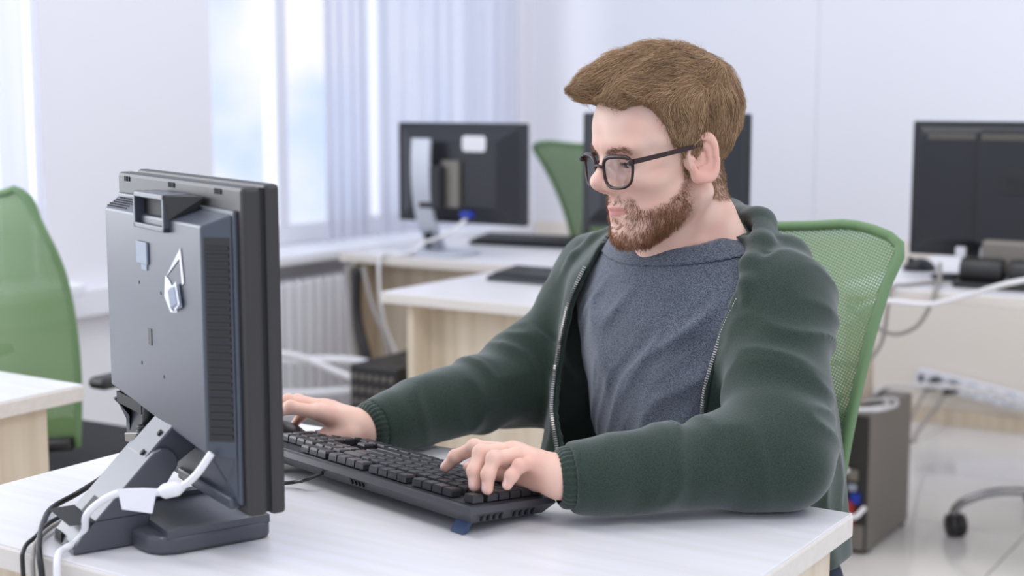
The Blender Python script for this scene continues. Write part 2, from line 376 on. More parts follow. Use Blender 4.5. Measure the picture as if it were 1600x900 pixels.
# silver-stand monitor
m, z = far_monitor('monitor', -2.655, 3.78, .85, .50, .325, 'black far monitor with curved silver stand and white label on its back')
arm = MB(); prof = [(-.02, .0), (-.035, .04), (-.075, .10), (-.10, .20), (-.105, .30), (-.10, .375)]
L = spline([(-.085+.0*q, y, zz) for q, (y, zz) in enumerate(prof)], 5)
vs = []; fs = []
for q in L: vs += [(q.x-.035, q.y, q.z), (q.x+.035, q.y, q.z), (q.x+.035, q.y+.014, q.z), (q.x-.035, q.y+.014, q.z)]
for i in range(len(L)-1): fs += [(4*i+k, 4*i+(k+1) % 4, 4*i+4+(k+1) % 4, 4*i+4+k) for k in range(4)]
fs += [(0, 3, 2, 1), tuple(len(vs)-4+k for k in range(4))]
arm.add(vs, fs); ao = arm.build('stand_arm', 'silver', m)
MB().box((-.085, -.062, .045), (.022, .012, .05), .003).build('cable_slot', 'dark_hole', ao)
MB().prism(rounded_rect(.24, .17, .03), 0, .012, Matrix.Translation((-.06, -.04, 0)), .002).build('stand_base', 'silver', m)
MB().box((-.06, -.07, .22), (.09, .05, .14), .01).build('hinge_block', 'far_black', m)
MB().box((.0, -.052, .23), (.07, .02, .15), .004).build('connector_plate', 'grey_metal', m)
MB().prism(rounded_rect(.09, .05, .012), -.002, .0, Matrix.Translation((.085, -.046, .36)) @ Matrix.Rotation(math.pi/2, 4, 'X')).build('label_sticker', 'paper', m)
vga = MB().box((.07, -.062, .135), (.04, .03, .022), .004).build('connector', 'blue', m); vga['label'] = 'blue video plug'
cable('video_cable', [(-2.585, 3.715, .875), (-2.61, 3.69, .84), (-2.66, 3.68, .815), (-2.70, 3.685, .80), (-2.73, 3.68, .79), (-2.75, 3.65, .765), (-2.79, 3.63, .757), (-2.83, 3.60, .756), (-2.84, 3.585, .72), (-2.83, 3.59, .55), (-2.78, 3.6, .42), (-2.7, 3.62, .2)], .006, 'cable_white', 'white video cable from the blue plug drooping over the far desk')
# monitor behind the head
m, z = far_monitor('monitor', -1.665, 3.27, .915, .47, .30, 'plain dark monitor partly hidden behind the head of the man')
MB().box((0, -.02, .14), (.06, .03, .28), .008).build('stand_neck', 'far_black', m)
MB().prism(rounded_rect(.22, .17, .05), 0, .012, Matrix.Translation((0, .0, 0)), .002).build('stand_base', 'far_black', m)
# big monitor at right
m, z = far_monitor('monitor', -.98, 3.99, .815, .53, .375, 'large black monitor at the right picture edge with square logo on its back')
b = MB(); b.prism(rounded_rect(.46, .30, .035), .0, .03, Matrix.Translation((.0, -.035, z+.20)) @ Matrix.Rotation(math.pi/2, 4, 'X'), .004); b.build('rear_cover', 'far_black', m)
sp = MB().prism(rounded_rect(.20, .31, .012), .0, .02, Matrix.Translation((.04, -.062, z+.20)) @ Matrix.Rotation(math.pi/2, 4, 'X'), .003).build('stand_mount', 'far_black', m)
vs_ = MB()
for x0, x1 in ((-.20, -.075), (-.05, .13)):
    x = x0
    while x < x1: vs_.box((x, -.084 if x0 > -.1 else -.066, z+.335), (.0026, .004, .018)); x += .0052
tag(vs_.build('vent_grille', 'grey_metal', m), kind='stuff')
lg = MB().prism(rounded_rect(.062, .062, .008), 0, .004, Matrix.Translation((.035, -.0815, z+.215)) @ Matrix.Rotation(math.pi/2, 4, 'X'), .001).build('logo_plate', 'black_plastic', m)
text_mesh('hp', .05, .001, 'logo', 'far_black', lg, Matrix.Translation((.035, -.0865, z+.217)) @ Matrix.Rotation(math.pi/2, 4, 'X') @ Matrix.Shear('XY', 4, (0.0, 0)) )
MB().box((.04, -.07, .075), (.16, .05, .10), .012).build('stand_neck', 'grey_metal', m)
for x in (-.03, .10): MB().lathe([(.034, -.055), (.036, -.05), (.036, .05), (.034, .055)], Matrix.Translation((x, -.10, .04)) @ Matrix.Rotation(math.pi/2, 4, 'Y')).build('hinge_drum', 'black_plastic', m)
MB().prism(rounded_rect(.30, .22, .03), 0, .014, Matrix.Translation((.05, -.06, 0)), .003).build('stand_base', 'black_plastic', m)
MB().box((-.105, -.048, z+.018), (.028, .014, .03), .003).build('white_plug', 'paper', m); MB().box((-.045, -.048, z+.018), (.016, .014, .034), .003).build('white_plug', 'paper', m)
pen = MB().tube([(0, 0, 0), (.012, 0, 0), (.03, 0, 0), (.115, .035, .0)], [.002, .008, .011, .011], 10).build('marker_pen', 'far_black'); pen.location = (-1.165, 3.93, .762)
tag(pen, 'black marker pen lying beside the big monitor foot', 'pen')

# ------------------------------------------------------------------ mice, keyboards on far desks
def mouse(name, loc, rz, mname, label, L=.112, W=.064, H=.038):
    e = empty(name, loc, rz, label, 'mouse'); n, r = 24, 8; vs = []
    for j in range(r+1):
        t = j/r*math.pi/2; cz = math.sin(t); cr = math.cos(t)**.75
        for k in range(n):
            a = 2*math.pi*k/n; x = math.cos(a)*L/2*cr; y = math.sin(a)*W/2*cr*(1-.12*math.cos(2*a))
            vs.append((x, y, H*cz*(1-.35*(x/L-.05)**2*4)))
    fs = [(j*n+k, j*n+(k+1) % n, (j+1)*n+(k+1) % n, (j+1)*n+k) for j in range(r) for k in range(n)] + [tuple(range(n))[::-1]]
    MB().add(vs, fs, True).build('shell', mname, e)
    MB().lathe([(.006, -.004), (.0095, -.003), (.0095, .003), (.006, .004)], Matrix.Translation((-L*.26, 0, H*.82)) @ Matrix.Rotation(math.pi/2, 4, 'X'), 16).build('scroll_wheel', 'black_plastic', e)
    for s in (-1, 1): MB().tube([(-L*.42, s*W*.40, H*.30), (-L*.1, s*W*.46, H*.42), (L*.25, s*W*.43, H*.36)], .0025, 6).build('side_grip', 'grey_metal' if s > 0 else 'black_plastic', e)
    return e
mouse('computer_mouse', (-1.262, 4.15, .7505), .5, 'far_black', 'small dark mouse on the right desk between chair and big monitor', .10, .06, .036)
def slab_keyboard(loc, rz, label, L=.44, D=.15):
    e = empty('keyboard', loc, rz, label, 'keyboard')
    MB().hull8([(-L/2, -D/2, 0), (L/2, -D/2, 0), (L/2, D/2, 0), (-L/2, D/2, 0)], [(-L/2+.003, -D/2+.003, .014), (L/2-.003, -D/2+.003, .014), (L/2-.003, D/2-.003, .026), (-L/2+.003, D/2-.003, .026)]).build('case', 'far_black', e)
    ks = MB()
    for r in range(6):
        for k in range(int((L-.03)/.019)): ks.box((-L/2+.024+.019*k, -D/2+.02+.021*r, .019+.0017*r), (.016, .017, .008), .002)
    tag(ks.build('keys', 'key', e), kind='stuff'); return e
slab_keyboard((-1.98, 3.33, .7505), math.radians(0), 'dark keyboard on the desk behind the right arm')
slab_keyboard((-2.60, 4.15, .7505), math.radians(8), 'thin black keyboard lying behind the silver-stand monitor')

# ------------------------------------------------------------------ computer towers, power strip, loose cables
t = empty('computer_tower', (-1.335, 3.72, 0), 0, 'grey computer tower on the floor under the right desk, rear ports showing', 'computer')
MB().box((0, .18, .203), (.176, .36, .386), .004).build('case', 'grey_metal', t)
for sx in (-.07, .07):
    for sy in (.03, .33): MB().box((sx, sy, .006), (.03, .03, .012)).build('foot', 'black_plastic', t)
MB().box((0, -.003, .203), (.17, .008, .376), .001).build('rear_plate', 'black_plastic', t)
f = MB().lathe([(.045, 0), (.045, .004), (.04, .006)], Matrix.Translation((.0, -.006, .335)) @ Matrix.Rotation(math.pi/2, 4, 'X')).build('fan_grille', 'far_black', t)
MB().lathe([(.018, 0), (.018, .004), (.012, .006)], Matrix.Translation((.0, -.012, .335)) @ Matrix.Rotation(math.pi/2, 4, 'X')).build('fan_hub', 'grey_metal', f)
for k, (px, pz_, sx, sz, mm) in enumerate(((.045, .225, .03, .03, 'grey_metal'), (.045, .19, .022, .02, 'label'), (.055, .16, .026, .028, 'blue'), (.04, .115, .024, .075, 'red'), (-.02, .25, .02, .02, 'label'), (-.03, .2, .02, .03, 'grey_metal'))):
    MB().box((px, -.012, pz_), (sx, .016, sz), .002).build('port', mm, t)
MB().box((.01, -.01, .05), (.14, .01, .07), .002).build('slot_cover', 'grey_metal', t)
cable('computer_cable', [(-1.30, 3.70, .24), (-1.33, 3.66, .22), (-1.31, 3.65, .15), (-1.27, 3.66, .12), (-1.25, 3.70, .14)], .007, 'cable_white', 'white cable plugged into the ports of the grey computer tower')
ps = empty('power_strip', (-1.435, YB-.017, .155), 0, 'white power strip with round sockets fixed low on the back wall', 'power strip')
rot = Matrix.Rotation(math.radians(90), 4, 'X') @ Matrix.Rotation(math.radians(-8), 4, 'Z')
MB().prism(rounded_rect(.43, .068, .025), 0, .035, rot, .006).build('body', 'plastic_white', ps)
for k in range(5):
    q = rot @ Vector((-.125+.069*k, 0, .036)); Mx = Matrix.Translation(q) @ Matrix.Rotation(math.pi/2, 4, 'X')
    MB().lathe([(.026, -.004), (.026, .0005), (.022, .0005), (.021, -.003)], Mx, 20).build('socket', 'label', ps)
MB().box(rot @ Vector((-.185, 0, .037)), (.018, .004, .028), .001).build('switch', 'far_black', ps)
for k, x in enumerate((-1.555, -1.487)):
    pl = empty('power_plug', (x, YB-.055, .172-.010*k), 0, ('black plug pushed into the socket nearest the power strip switch', 'black plug pushed into the second socket of the power strip')[k], 'plug')
    MB().lathe([(.021, 0), (.022, .025), (.014, .045), (.007, .065)], Matrix.Rotation(math.radians(112), 4, 'X') @ Matrix.Rotation(math.radians(-25), 4, 'Y')).build('plug_body', 'cable_black', pl)
    MB().tube(spline([(-.025, -.055, -.03), (-.03, -.12, -.06), (.0, -.35, -.10+.04*k), (.10, -.8, -.07+.06*k), (.21, -1.2, -.02+.08*k), (.23-.02*k, -1.42, .03+.09*k), (.20, -1.5, .05+.09*k)], 8), .0065).build('cord', 'cable_grey', pl)
cable('strip_cable', [(-1.24, YB-.06, .125), (-1.30, 5.30, .17), (-1.38, 5.0, .24), (-1.40, 4.6, .31), (-1.36, 4.2, .38), (-1.33, 4.06, .405), (-1.33, 3.95, .402), (-1.36, 3.86, .402), (-1.34, 3.76, .402), (-1.28, 3.74, .402), (-1.24, 3.82, .402), (-1.27, 3.90, .402)], .0085, 'cable_white', 'white mains cable running from power strip over the tower top')
cable('loop_cable', [(-1.33, 3.80, .402), (-1.30, 3.88, .403), (-1.25, 3.92, .403), (-1.225, 3.85, .402), (-1.25, 3.76, .402), (-1.31, 3.745, .402), (-1.355, 3.80, .408)], .006, 'cable_white', 'white cable coiled on top of the grey computer tower')
cable('hanging_cable', [(-1.13, 3.90, .80), (-1.10, 3.80, .765), (-1.085, 3.715, .757), (-1.085, 3.70, .73), (-1.12, 3.69, .66), (-1.18, 3.69, .63), (-1.24, 3.69, .65), (-1.32, 3.70, .70)], .006, 'cable_grey', 'grey cable hanging in a loop over the edge of right desk')
cable('hanging_cable', [(-1.12, 3.88, .756), (-1.17, 3.76, .756), (-1.20, 3.705, .752), (-1.205, 3.70, .70), (-1.22, 3.70, .60), (-1.27, 3.70, .54), (-1.36, 3.72, .53)], .005, 'cable_grey', 'thin grey cable hanging lower than the loop at right desk edge')
cable('white_cable', [(-.80, 3.55, .82), (-.88, 3.60, .795), (-.98, 3.66, .755), (-1.07, 3.69, .722), (-1.12, 3.69, .716), (-1.2, 3.68, .718), (-1.27, 3.69, .70), (-1.33, 3.72, .64)], .007, 'cable_white', 'thick white cable crossing in front of the right desk edge')

# behind the right arm: tower, tangle of white cables, dark cord bundle, wall socket
t = empty('computer_tower', (-2.60, 3.25, 0), 0, 'dark computer tower with perforated side under the far white desk', 'computer')
MB().box((0, .14, .235), (.18, .28, .46), .004).build('case', 'black_plastic', t)
gr = MB()
for a in range(6):
    for b_ in range(11): gr.lathe([(.009, 0), (.009, .002), (.006, .003)], Matrix.Translation((-.068+.027*a, -.001, .05+.038*b_)) @ Matrix.Rotation(math.pi/2, 4, 'X'), 8)
tag(gr.build('perforations', 'grey_metal', t), kind='stuff')
for k, pts in enumerate(([(-3.16, 3.20, .42), (-3.02, 3.32, .43), (-2.8, 3.40, .44), (-2.6, 3.36, .42), (-2.42, 3.22, .35), (-2.30, 3.1, .28)],
                         [(-3.14, 3.22, .33), (-2.95, 3.34, .33), (-2.75, 3.38, .36), (-2.58, 3.36, .40), (-2.40, 3.24, .36), (-2.30, 3.12, .31)],
                         [(-3.15, 3.2, .28), (-2.9, 3.34, .27), (-2.72, 3.36, .30), (-2.6, 3.34, .37), (-2.48, 3.28, .41), (-2.32, 3.14, .36)],
                         [(-3.12, 3.24, .46), (-2.98, 3.33, .45), (-2.86, 3.37, .41), (-2.7, 3.36, .38), (-2.52, 3.3, .38), (-2.33, 3.15, .33)])):
    cable('tangled_cable', pts, .013 if k < 2 else .010, 'cable_white', ('uppermost thick white cable sagging between radiator and desk', 'lower thick white cable of the tangle beside radiator', 'lowest thin white cable of the tangle beside radiator', 'thin white cable crossing the tangle just under the uppermost one')[k], 'white cables sagging by the radiator')
for k, pts in enumerate(([(-2.93, 3.585, .71), (-2.92, 3.57, .55), (-2.86, 3.55, .40), (-2.80, 3.54, .15), (-2.79, 3.54, .02)], [(-2.97, 3.585, .71), (-2.95, 3.58, .6), (-2.93, 3.57, .45), (-2.84, 3.56, .2), (-2.82, 3.55, .02)], [(-2.90, 3.58, .71), (-2.86, 3.57, .6), (-2.80, 3.56, .5), (-2.76, 3.55, .42), (-2.68, 3.55, .48), (-2.60, 3.56, .6), (-2.54, 3.57, .70)])):
    cable('hanging_cable', pts, (.016, .013, .009)[k], ('cable_black', 'cable_grey', 'cable_grey')[k], ('dark thick cord hanging below the far desk end', 'grey cord hanging beside the dark cord below far desk', 'thin grey cord looping below the front edge of far desk')[k])
ws = empty('wall_socket', (-2.56, 3.735, .42), 0, 'white socket with black plugs on the far desk panel', 'socket')
MB().box((0, 0, 0), (.11, .03, .07), .006).build('plate', 'plastic_white', ws)
for s in (-.02, .03): MB().lathe([(.018, 0), (.018, .03), (.01, .04)], Matrix.Translation((s, -.015, 0)) @ Matrix.Rotation(math.pi/2, 4, 'X')).build('black_plug', 'cable_black', ws)
# ------------------------------------------------------------------ foreground monitor, seen from behind (local x: width from near to far end, y: out of the back)
mn = empty('monitor', (-1.04, 1.137, .75), math.radians(156.85), 'large dark grey monitor seen from behind on the foreground desk', 'monitor')
RX90 = Matrix.Rotation(math.pi/2, 4, 'X')
X0, X1, Z0, Z1 = -.008, .392, .05, .411
def yz_prism(profile, x0, x1, bev=0):
    """profile in local (y, z), extruded along x"""
    M = Matrix(((0, 0, 1, 0), (1, 0, 0, 0), (0, 1, 0, 0), (0, 0, 0, 1)))
    return MB().prism(profile, x0, x1, M, bev)
MB().box(((X0+X1)/2, .007, (Z0+Z1)/2), (X1-X0, .018, Z1-Z0), .005).build('front_bezel', 'monitor_side', mn)
MB().box(((X0+X1)/2, -.0005, (Z0+Z1)/2+.004), (X1-X0-.04, .005, Z1-Z0-.05)).build('screen', 'screen', mn)
MB().box(((X0+X1)/2, .0175, (Z0+Z1)/2), (X1-X0-.008, .006, Z1-Z0-.008)).build('seam', 'dark_hole', mn)
MB().box(((X0+X1)/2, .030, (Z0+Z1)/2-.001), (X1-X0-.003, .022, Z1-Z0-.003), .005).build('rear_frame', 'monitor_side', mn)
# raised lip and the chamfered rear shell
def rect(x0, x1, z0, z1, y): return [(x0, y, z0), (x1, y, z0), (x1, y, z1), (x0, y, z1)]
sh = MB(); sh.hull8(rect(X0+.014, X1-.014, Z0+.012, Z1-.028, .040), rect(X0+.014, X1-.014, Z0+.012, Z1-.028, .046))
A = rect(X0+.018, X1-.018, .112, Z1-.032, .046); B = rect(.034, .350, .116, .366, .072); A[1] = (X1-.018, .046, .134); B[1] = (.350, .072, .142)
sh.hull8(A, B)
sh.hull8([(X0+.018, .046, .066), (.046, .046, .066), (.046, .046, .125), (X0+.018, .046, .125)], [(.030, .050, .085), (.044, .050, .085), (.044, .072, .125), (.034, .072, .125)])
sh.hull8([(X1-.018, .046, .075), (X1-.030, .046, .075), (X1-.030, .046, .125), (X1-.018, .046, .125)], [(.352, .050, .100), (.346, .050, .100), (.340, .072, .125), (.350, .072, .125)])
shell = sh.build('rear_shell', 'monitor_plastic', mn)
bv = shell.modifiers.new('bevel', 'BEVEL'); bv.width = .006; bv.segments = 3; bv.limit_method = 'ANGLE'; bv.angle_limit = math.radians(12)
# vent louvres on the near chamfer: between A and B on the x = low side
def onside(t, z):  # t 0 at frame edge, 1 at the back plane
    return Vector((X0+.018+(.034-X0-.018)*t, .046+.026*t, z))
nrm = (onside(1, .2)-onside(0, .2)).cross(Vector((0, 0, 1))).normalized()
if nrm.x > 0: nrm = -nrm
for k in range(26):
    z = .138 + .0082*k
    c = (onside(.12, z)+onside(.86, z))/2; d = (onside(.86, z)-onside(.12, z)); R = Matrix((d.normalized(), nrm, d.normalized().cross(nrm))).transposed()
    MB().box(c+nrm*.0006, (d.length, .003, .0042), .0007, R).build('vent_louvre', 'black_plastic', mn)
MB().box((onside(.1, .243)+onside(.9, .243))/2+nrm*.0001, ((onside(.9, .2)-onside(.1, .2)).length, .0008, .222), 0, Matrix(((onside(1, 0)-onside(0, 0)).normalized(), nrm, (onside(1, 0)-onside(0, 0)).normalized().cross(nrm))).transposed()).build('vent_recess', 'monitor_side', mn)
# perforated zones on the top chamfer
def ontop(x, t): return Vector((x, .046+.026*t, (Z1-.032)+(.366-Z1+.032)*t))
pf = MB(); nt_ = Vector((0, (Z1-.032)-.366, .026)).normalized()
for i in range(12):
    for j in range(5):
        x = .285 + .0062*i + .003*(j % 2); pf.box(ontop(x, .15+.16*j)+nt_*.0002, (.0026, .0012, .0022))
tag(pf.build('perforations', 'dark_hole', mn), kind='stuff')
# carrying handle: hollow box breaking out of the top chamfer
hd = MB(); hx0, hx1, hz0, hz1, hy = .125, .225, .352, .394, .078; w = .006
for c, s in (((hx0+w/2, .062, (hz0+hz1)/2), (w, .034, hz1-hz0)), ((hx1-w/2, .062, (hz0+hz1)/2), (w, .034, hz1-hz0)), (((hx0+hx1)/2, .062, hz0+w/2), (hx1-hx0, .034, w)), (((hx0+hx1)/2, .062, hz1-w/2), (hx1-hx0, .034, w))): hd.box(c, s, .0012)
h_ = hd.build('handle', 'monitor_plastic', mn)
MB().box(((hx0+hx1)/2, .064, (hz0+hz1)/2), (hx1-hx0-2*w, .006, hz1-hz0-2*w)).build('handle_recess', 'dark_hole', h_)
MB().hull8([(.125, .078, .3935), (.125, .046, .3935), (.085, .046, .3935)], [(.125, .074, .366), (.125, .05, .366), (.11, .05, .366)]).build('handle_fin', 'monitor_side', h_)
# top edge vents
for x0 in (.05, .19, .345):
    for k in range(4): MB().box((x0+.005*k, .0415, Z1-.010), (.002, .002, .006)).build('top_slot', 'dark_hole', mn)
# pads, screw holes, torn paper
p = MB().box((.214, .0735, .322), (.036, .003, .026), .001).build('rubber_pad', 'label', mn); MB().box((.21, .0728, .306), (.018, .0015, .008)).build('pad_clip', 'label', p)
for x, z in ((.232, .285), (.160, .280), (.232, .188), (.158, .183)):
    MB().lathe([(.0022, 0), (.0022, .0006)], Matrix.Translation((x, .0717, z)) @ Matrix.Rotation(-math.pi/2, 4, 'X'), 10).build('screw_hole', 'dark_hole', mn)
MB().box((.20, .0722, .224), (.012, .0012, .02), .0004).build('moulding_mark', 'monitor_side', mn)
tp = MB()
def flat(poly, y, th=.0006): 
    tp.add([(x, y, z) for x, z in poly]+[(x, y+th, z) for x, z in poly], [tuple(range(len(poly))), tuple(range(len(poly), 2*len(poly)))[::-1]]+[(i, (i+1) % len(poly), len(poly)+(i+1) % len(poly), len(poly)+i) for i in range(len(poly))])
flat([(.142, .302), (.146, .278), (.128, .262), (.108, .264), (.106, .272), (.122, .276), (.120, .292), (.132, .300)], .0725)
flat([(.138, .302), (.092, .338), (.084, .300), (.090, .297), (.0955, .326), (.134, .304)], .0725)
flat([(.118, .290), (.100, .300), (.090, .276), (.105, .266)], .076)
tape = tp.build('torn_sticker', 'paper', mn); tape['label'] = 'torn white sticker'
MB().hull8([(.122, .0735, .292), (.098, .0735, .298), (.090, .0735, .272), (.118, .0735, .264)], [(.116, .080, .288), (.104, .078, .293), (.097, .078, .276), (.112, .079, .270)]).build('crumpled_foil', 'label', tape)
# connector bay under the shell: the shade inside is put in as black boxes
MB().box((.285, .0425, .100), (.14, .004, .066)).build('bay_shade', 'dark_hole', mn)
MB().box((.295, .058, .128), (.09, .022, .014)).build('bay_shade', 'dark_hole', mn)
MB().box((.195, .0425, .088), (.035, .002, .044)).build('rating_label', 'paper', mn)
lb = MB().box((.085, .0425, .086), (.062, .002, .046)).build('rating_label', 'paper', mn)
MB().lathe([(.010, 0), (.010, .0006), (.008, .0006), (.008, .0)], Matrix.Translation((.075, .0436, .094)) @ Matrix.Rotation(-math.pi/2, 4, 'X'), 20).build('mark_ring', 'far_black', lb)
MB().box((.33, .047, .075), (.07, .012, .012), .002, Matrix.Rotation(.2, 3, 'Y')).build('connector_row', 'grey_metal', mn)
MB().box((.10, .045, .062), (.16, .014, .014), .003).build('connector_row', 'monitor_plastic', mn)
# stand: slanting arm, upper link, foot, tray base
arm_p = [(.193, .0), (.190, .010), (.182, .020), (.103, .098), (.097, .103), (.089, .106), (.080, .105), (.073, .100), (.069, .092), (.070, .084), (.100, .042), (.104, .034), (.106, 0)]
ar = yz_prism(arm_p, .128, .206, .002).build('stand_arm', 'stand_plastic', mn)
MB().box((.167, .150, .0345), (.0790, .092, .0008)).build('arm_seam', 'dark_hole', ar)
MB().box((.167, .1600, .0420), (.022, .024, .0016), .0004, Matrix.Rotation(math.radians(-44.6), 3, 'X')).build('cable_slot', 'dark_hole', ar)
MB().box((.185, .1915, .008), (.024, .003, .011), .0008).build('cable_slot', 'dark_hole', ar)
lk = yz_prism([(.106, .096), (.069, .132), (.045, .132), (.045, .10), (.075, .080)], .136, .198, .002).build('hinge_link', 'stand_plastic', mn)
for q in (.04, .62): MB().lathe([(.004, 0), (.004, .001)], Matrix.Translation((.150, .104-.036*q+.0008, .0985+.035*q)) @ Matrix.Rotation(math.radians(-48), 4, 'X'), 12).build('screw_hole', 'dark_hole', lk)
out = [(.068, .0), (.068, .095), (.074, .112), (.088, .122), (.112, .127), (.24, .127), (.246, .1), (.236, -.012), (.226, -.02), (.08, -.02), (.070, -.014)]
bs = MB(); bs.prism(out, 0, .020, Matrix.Identity(4), .004); base = bs.build('stand_base', 'stand_plastic', mn)
rim = MB(); ri = [(.084, -.006), (.084, .092), (.224, .092), (.218, -.006)]; ro = [(.070, -.016), (.070, .106), (.238, .106), (.232, -.016)]
for i in range(4):
    j = (i+1) % 4
    rim.hull8([(*ro[i], .018), (*ro[j], .018), (*ri[j], .018), (*ri[i], .018)], [(*[ro[i][0]*.97+ri[i][0]*.03, ro[i][1]*.97+ri[i][1]*.03], .027), (*ro[j], .027), (*ri[j], .026), (*ri[i], .026)])
rim.build('tray_rim', 'stand_plastic', base)
MB().box((.152, .043, .0202), (.13, .09, .001)).build('tray_floor', 'monitor_plastic', base)

# cables of this monitor
pw = empty('power_cable', (-1.2935, 1.170, .868), 0, 'black power cable from the monitor bay looping over the desk edge', 'cable')
o0 = Vector((-1.2935, 1.170, .868))
PWR = [(-1.2935, 1.178, .852), (-1.302, 1.170, .838), (-1.330, 1.180, .818), (-1.365, 1.178, .788), (-1.392, 1.152, .764), (-1.385, 1.105, .757), (-1.34, 1.055, .757), (-1.285, 1.005, .757), (-1.262, .987, .750), (-1.252, .982, .72), (-1.245, .980, .60), (-1.24, .985, .30)]
MB().tube([q-o0 for q in spline(PWR, 10)], .0036, 8).build('cord', 'cable_black', pw)
MB().tube([(0, .010, .020), (0, .010, .0), (-.002, .008, -.010)], [.0075, .008, .0055], 12).build('plug', 'cable_black', pw)
for k in range(4): MB().lathe([(.005, -.0015), (.0085, -.001), (.0085, .001), (.005, .0015)], Matrix.Translation(Vector((-.003-.001*k, .005-.001*k, -.012-.0055*k))), 12).build('strain_ring', 'cable_black', pw)
cable('signal_cable', [(-1.27, 1.235, .757), (-1.32, 1.18, .757), (-1.349, 1.128, .757), (-1.350, 1.10, .757), (-1.336, 1.06, .757), (-1.308, 1.02, .757), (-1.292, .990, .752), (-1.286, .983, .72), (-1.28, .982, .55), (-1.28, .985, .3)], .0027, 'cable_black', 'thin black cable leaving the desk left of the power cable')
cable('signal_cable', [(-1.26, 1.245, .757), (-1.31, 1.20, .757), (-1.338, 1.14, .757), (-1.335, 1.09, .757), (-1.315, 1.04, .757), (-1.285, 1.0, .757), (-1.272, .986, .75), (-1.266, .981, .72), (-1.262, .981, .55), (-1.26, .985, .3)], .0027, 'cable_grey', 'thin grey-black cable squeezed beside the power cable at desk edge')
wc = empty('video_cable', (-1.161, 1.063, .82), 0, 'thick white video cable draped across the monitor stand and off the desk', 'cable'); o1 = Vector((-1.161, 1.063, .82))
WHT = [(-1.086, 1.078, .872), (-1.098, 1.068, .850), (-1.118, 1.066, .834), (-1.140, 1.060, .825), (-1.166, 1.048, .824), (-1.190, 1.036, .821), (-1.212, 1.028, .808), (-1.224, 1.022, .794), (-1.232, 1.025, .775), (-1.240, 1.020, .762), (-1.243, 1.005, .757), (-1.236, .992, .755), (-1.226, .981, .742), (-1.222, .978, .70), (-1.22, .98, .5), (-1.22, .985, .3)]
MB().tube([q-o1 for q in spline(WHT, 8)], .0042, 10).build('cord', 'cable_white', wc)
MB().tube([Vector(q)-o1 for q in ((-1.118, 1.066, .834), (-1.126, 1.064, .830), (-1.140, 1.060, .826), (-1.146, 1.058, .825))], [.005, .0085, .0085, .005], 12).build('ferrite_sleeve', 'cable_white', wc)
MB().hull8([Vector(q)-o1 for q in ((-1.146, 1.054, .829), (-1.184, 1.034, .828), (-1.178, 1.034, .806), (-1.150, 1.050, .802))], [Vector(q)-o1 for q in ((-1.1465, 1.0525, .829), (-1.1845, 1.0325, .828), (-1.1785, 1.0325, .806), (-1.1505, 1.0485, .802))]).build('paper_tag', 'paper', wc)

# ------------------------------------------------------------------ keyboard (local x: from the escape end towards the number pad, y: towards the man)
kb_ang = math.radians(166.5)
KL, KD = .446, .140
kb = empty('keyboard', (-.9005, 1.299, .75), kb_ang, 'black mechanical keyboard on the foreground desk under the left hand', 'keyboard')
# local y must point to the man: rotating by 166.5 deg sends +y to (-.233,-.972), so the board runs along -y
tilt = math.radians(5.2)
def KP(x, y, z):   # y measured from rear edge towards the man
    return Vector((x, -(y*math.cos(tilt)+z*math.sin(tilt)*0), .024 - y*math.sin(tilt) + z))
def kring(ins, z): return [KP(ins, ins, z), KP(KL-ins, ins, z), KP(KL-ins, KD-ins, z), KP(ins, KD-ins, z)]
cs = MB(); cs.hull8(kring(.012, -.010)[::-1], kring(.0, .004)[::-1]); cs.hull8(kring(.0, .004)[::-1], kring(.002, .011)[::-1]); cs.build('case', 'keyboard_case', kb)
MB().hull8(kring(.010, .0108)[::-1], kring(.0105, .0122)[::-1]).build('key_plate', 'far_black', kb)
U = .01905; kx0, ky0 = .0105, .0135
keys = []
row = [(0, 1)] + [(2+i, 1) for i in range(4)] + [(6.5+i, 1) for i in range(4)] + [(11+i, 1) for i in range(4)] + [(15.25+i, 1) for i in range(3)]
keys += [(x, 0, w, 1) for x, w in row]
def line(y, ws, x=0):
    for w in ws: keys.append((x, y, w, 1)); x += w
line(1.25, [1]*13+[2]); line(2.25, [1.5]+[1]*12+[1.5]); line(3.25, [1.75]+[1]*11+[2.25]); line(4.25, [2.25]+[1]*10+[2.75]); line(5.25, [1.25]*3+[6.25]+[1.25]*4)
for y in (1.25, 2.25): line(y, [1]*3, 15.25)
line(4.25, [1], 16.25); line(5.25, [1]*3, 15.25)
line(1.25, [1]*4, 18.5); line(2.25, [1]*3, 18.5); keys.append((21.5, 2.25, 1, 2)); line(3.25, [1]*3, 18.5); line(4.25, [1]*3, 18.5); keys.append((21.5, 4.25, 1, 2)); line(5.25, [2, 1], 18.5)
US = (KL-2*kx0)/22.5; VS = (KD-.0135-.011)/6.25
cache = {}
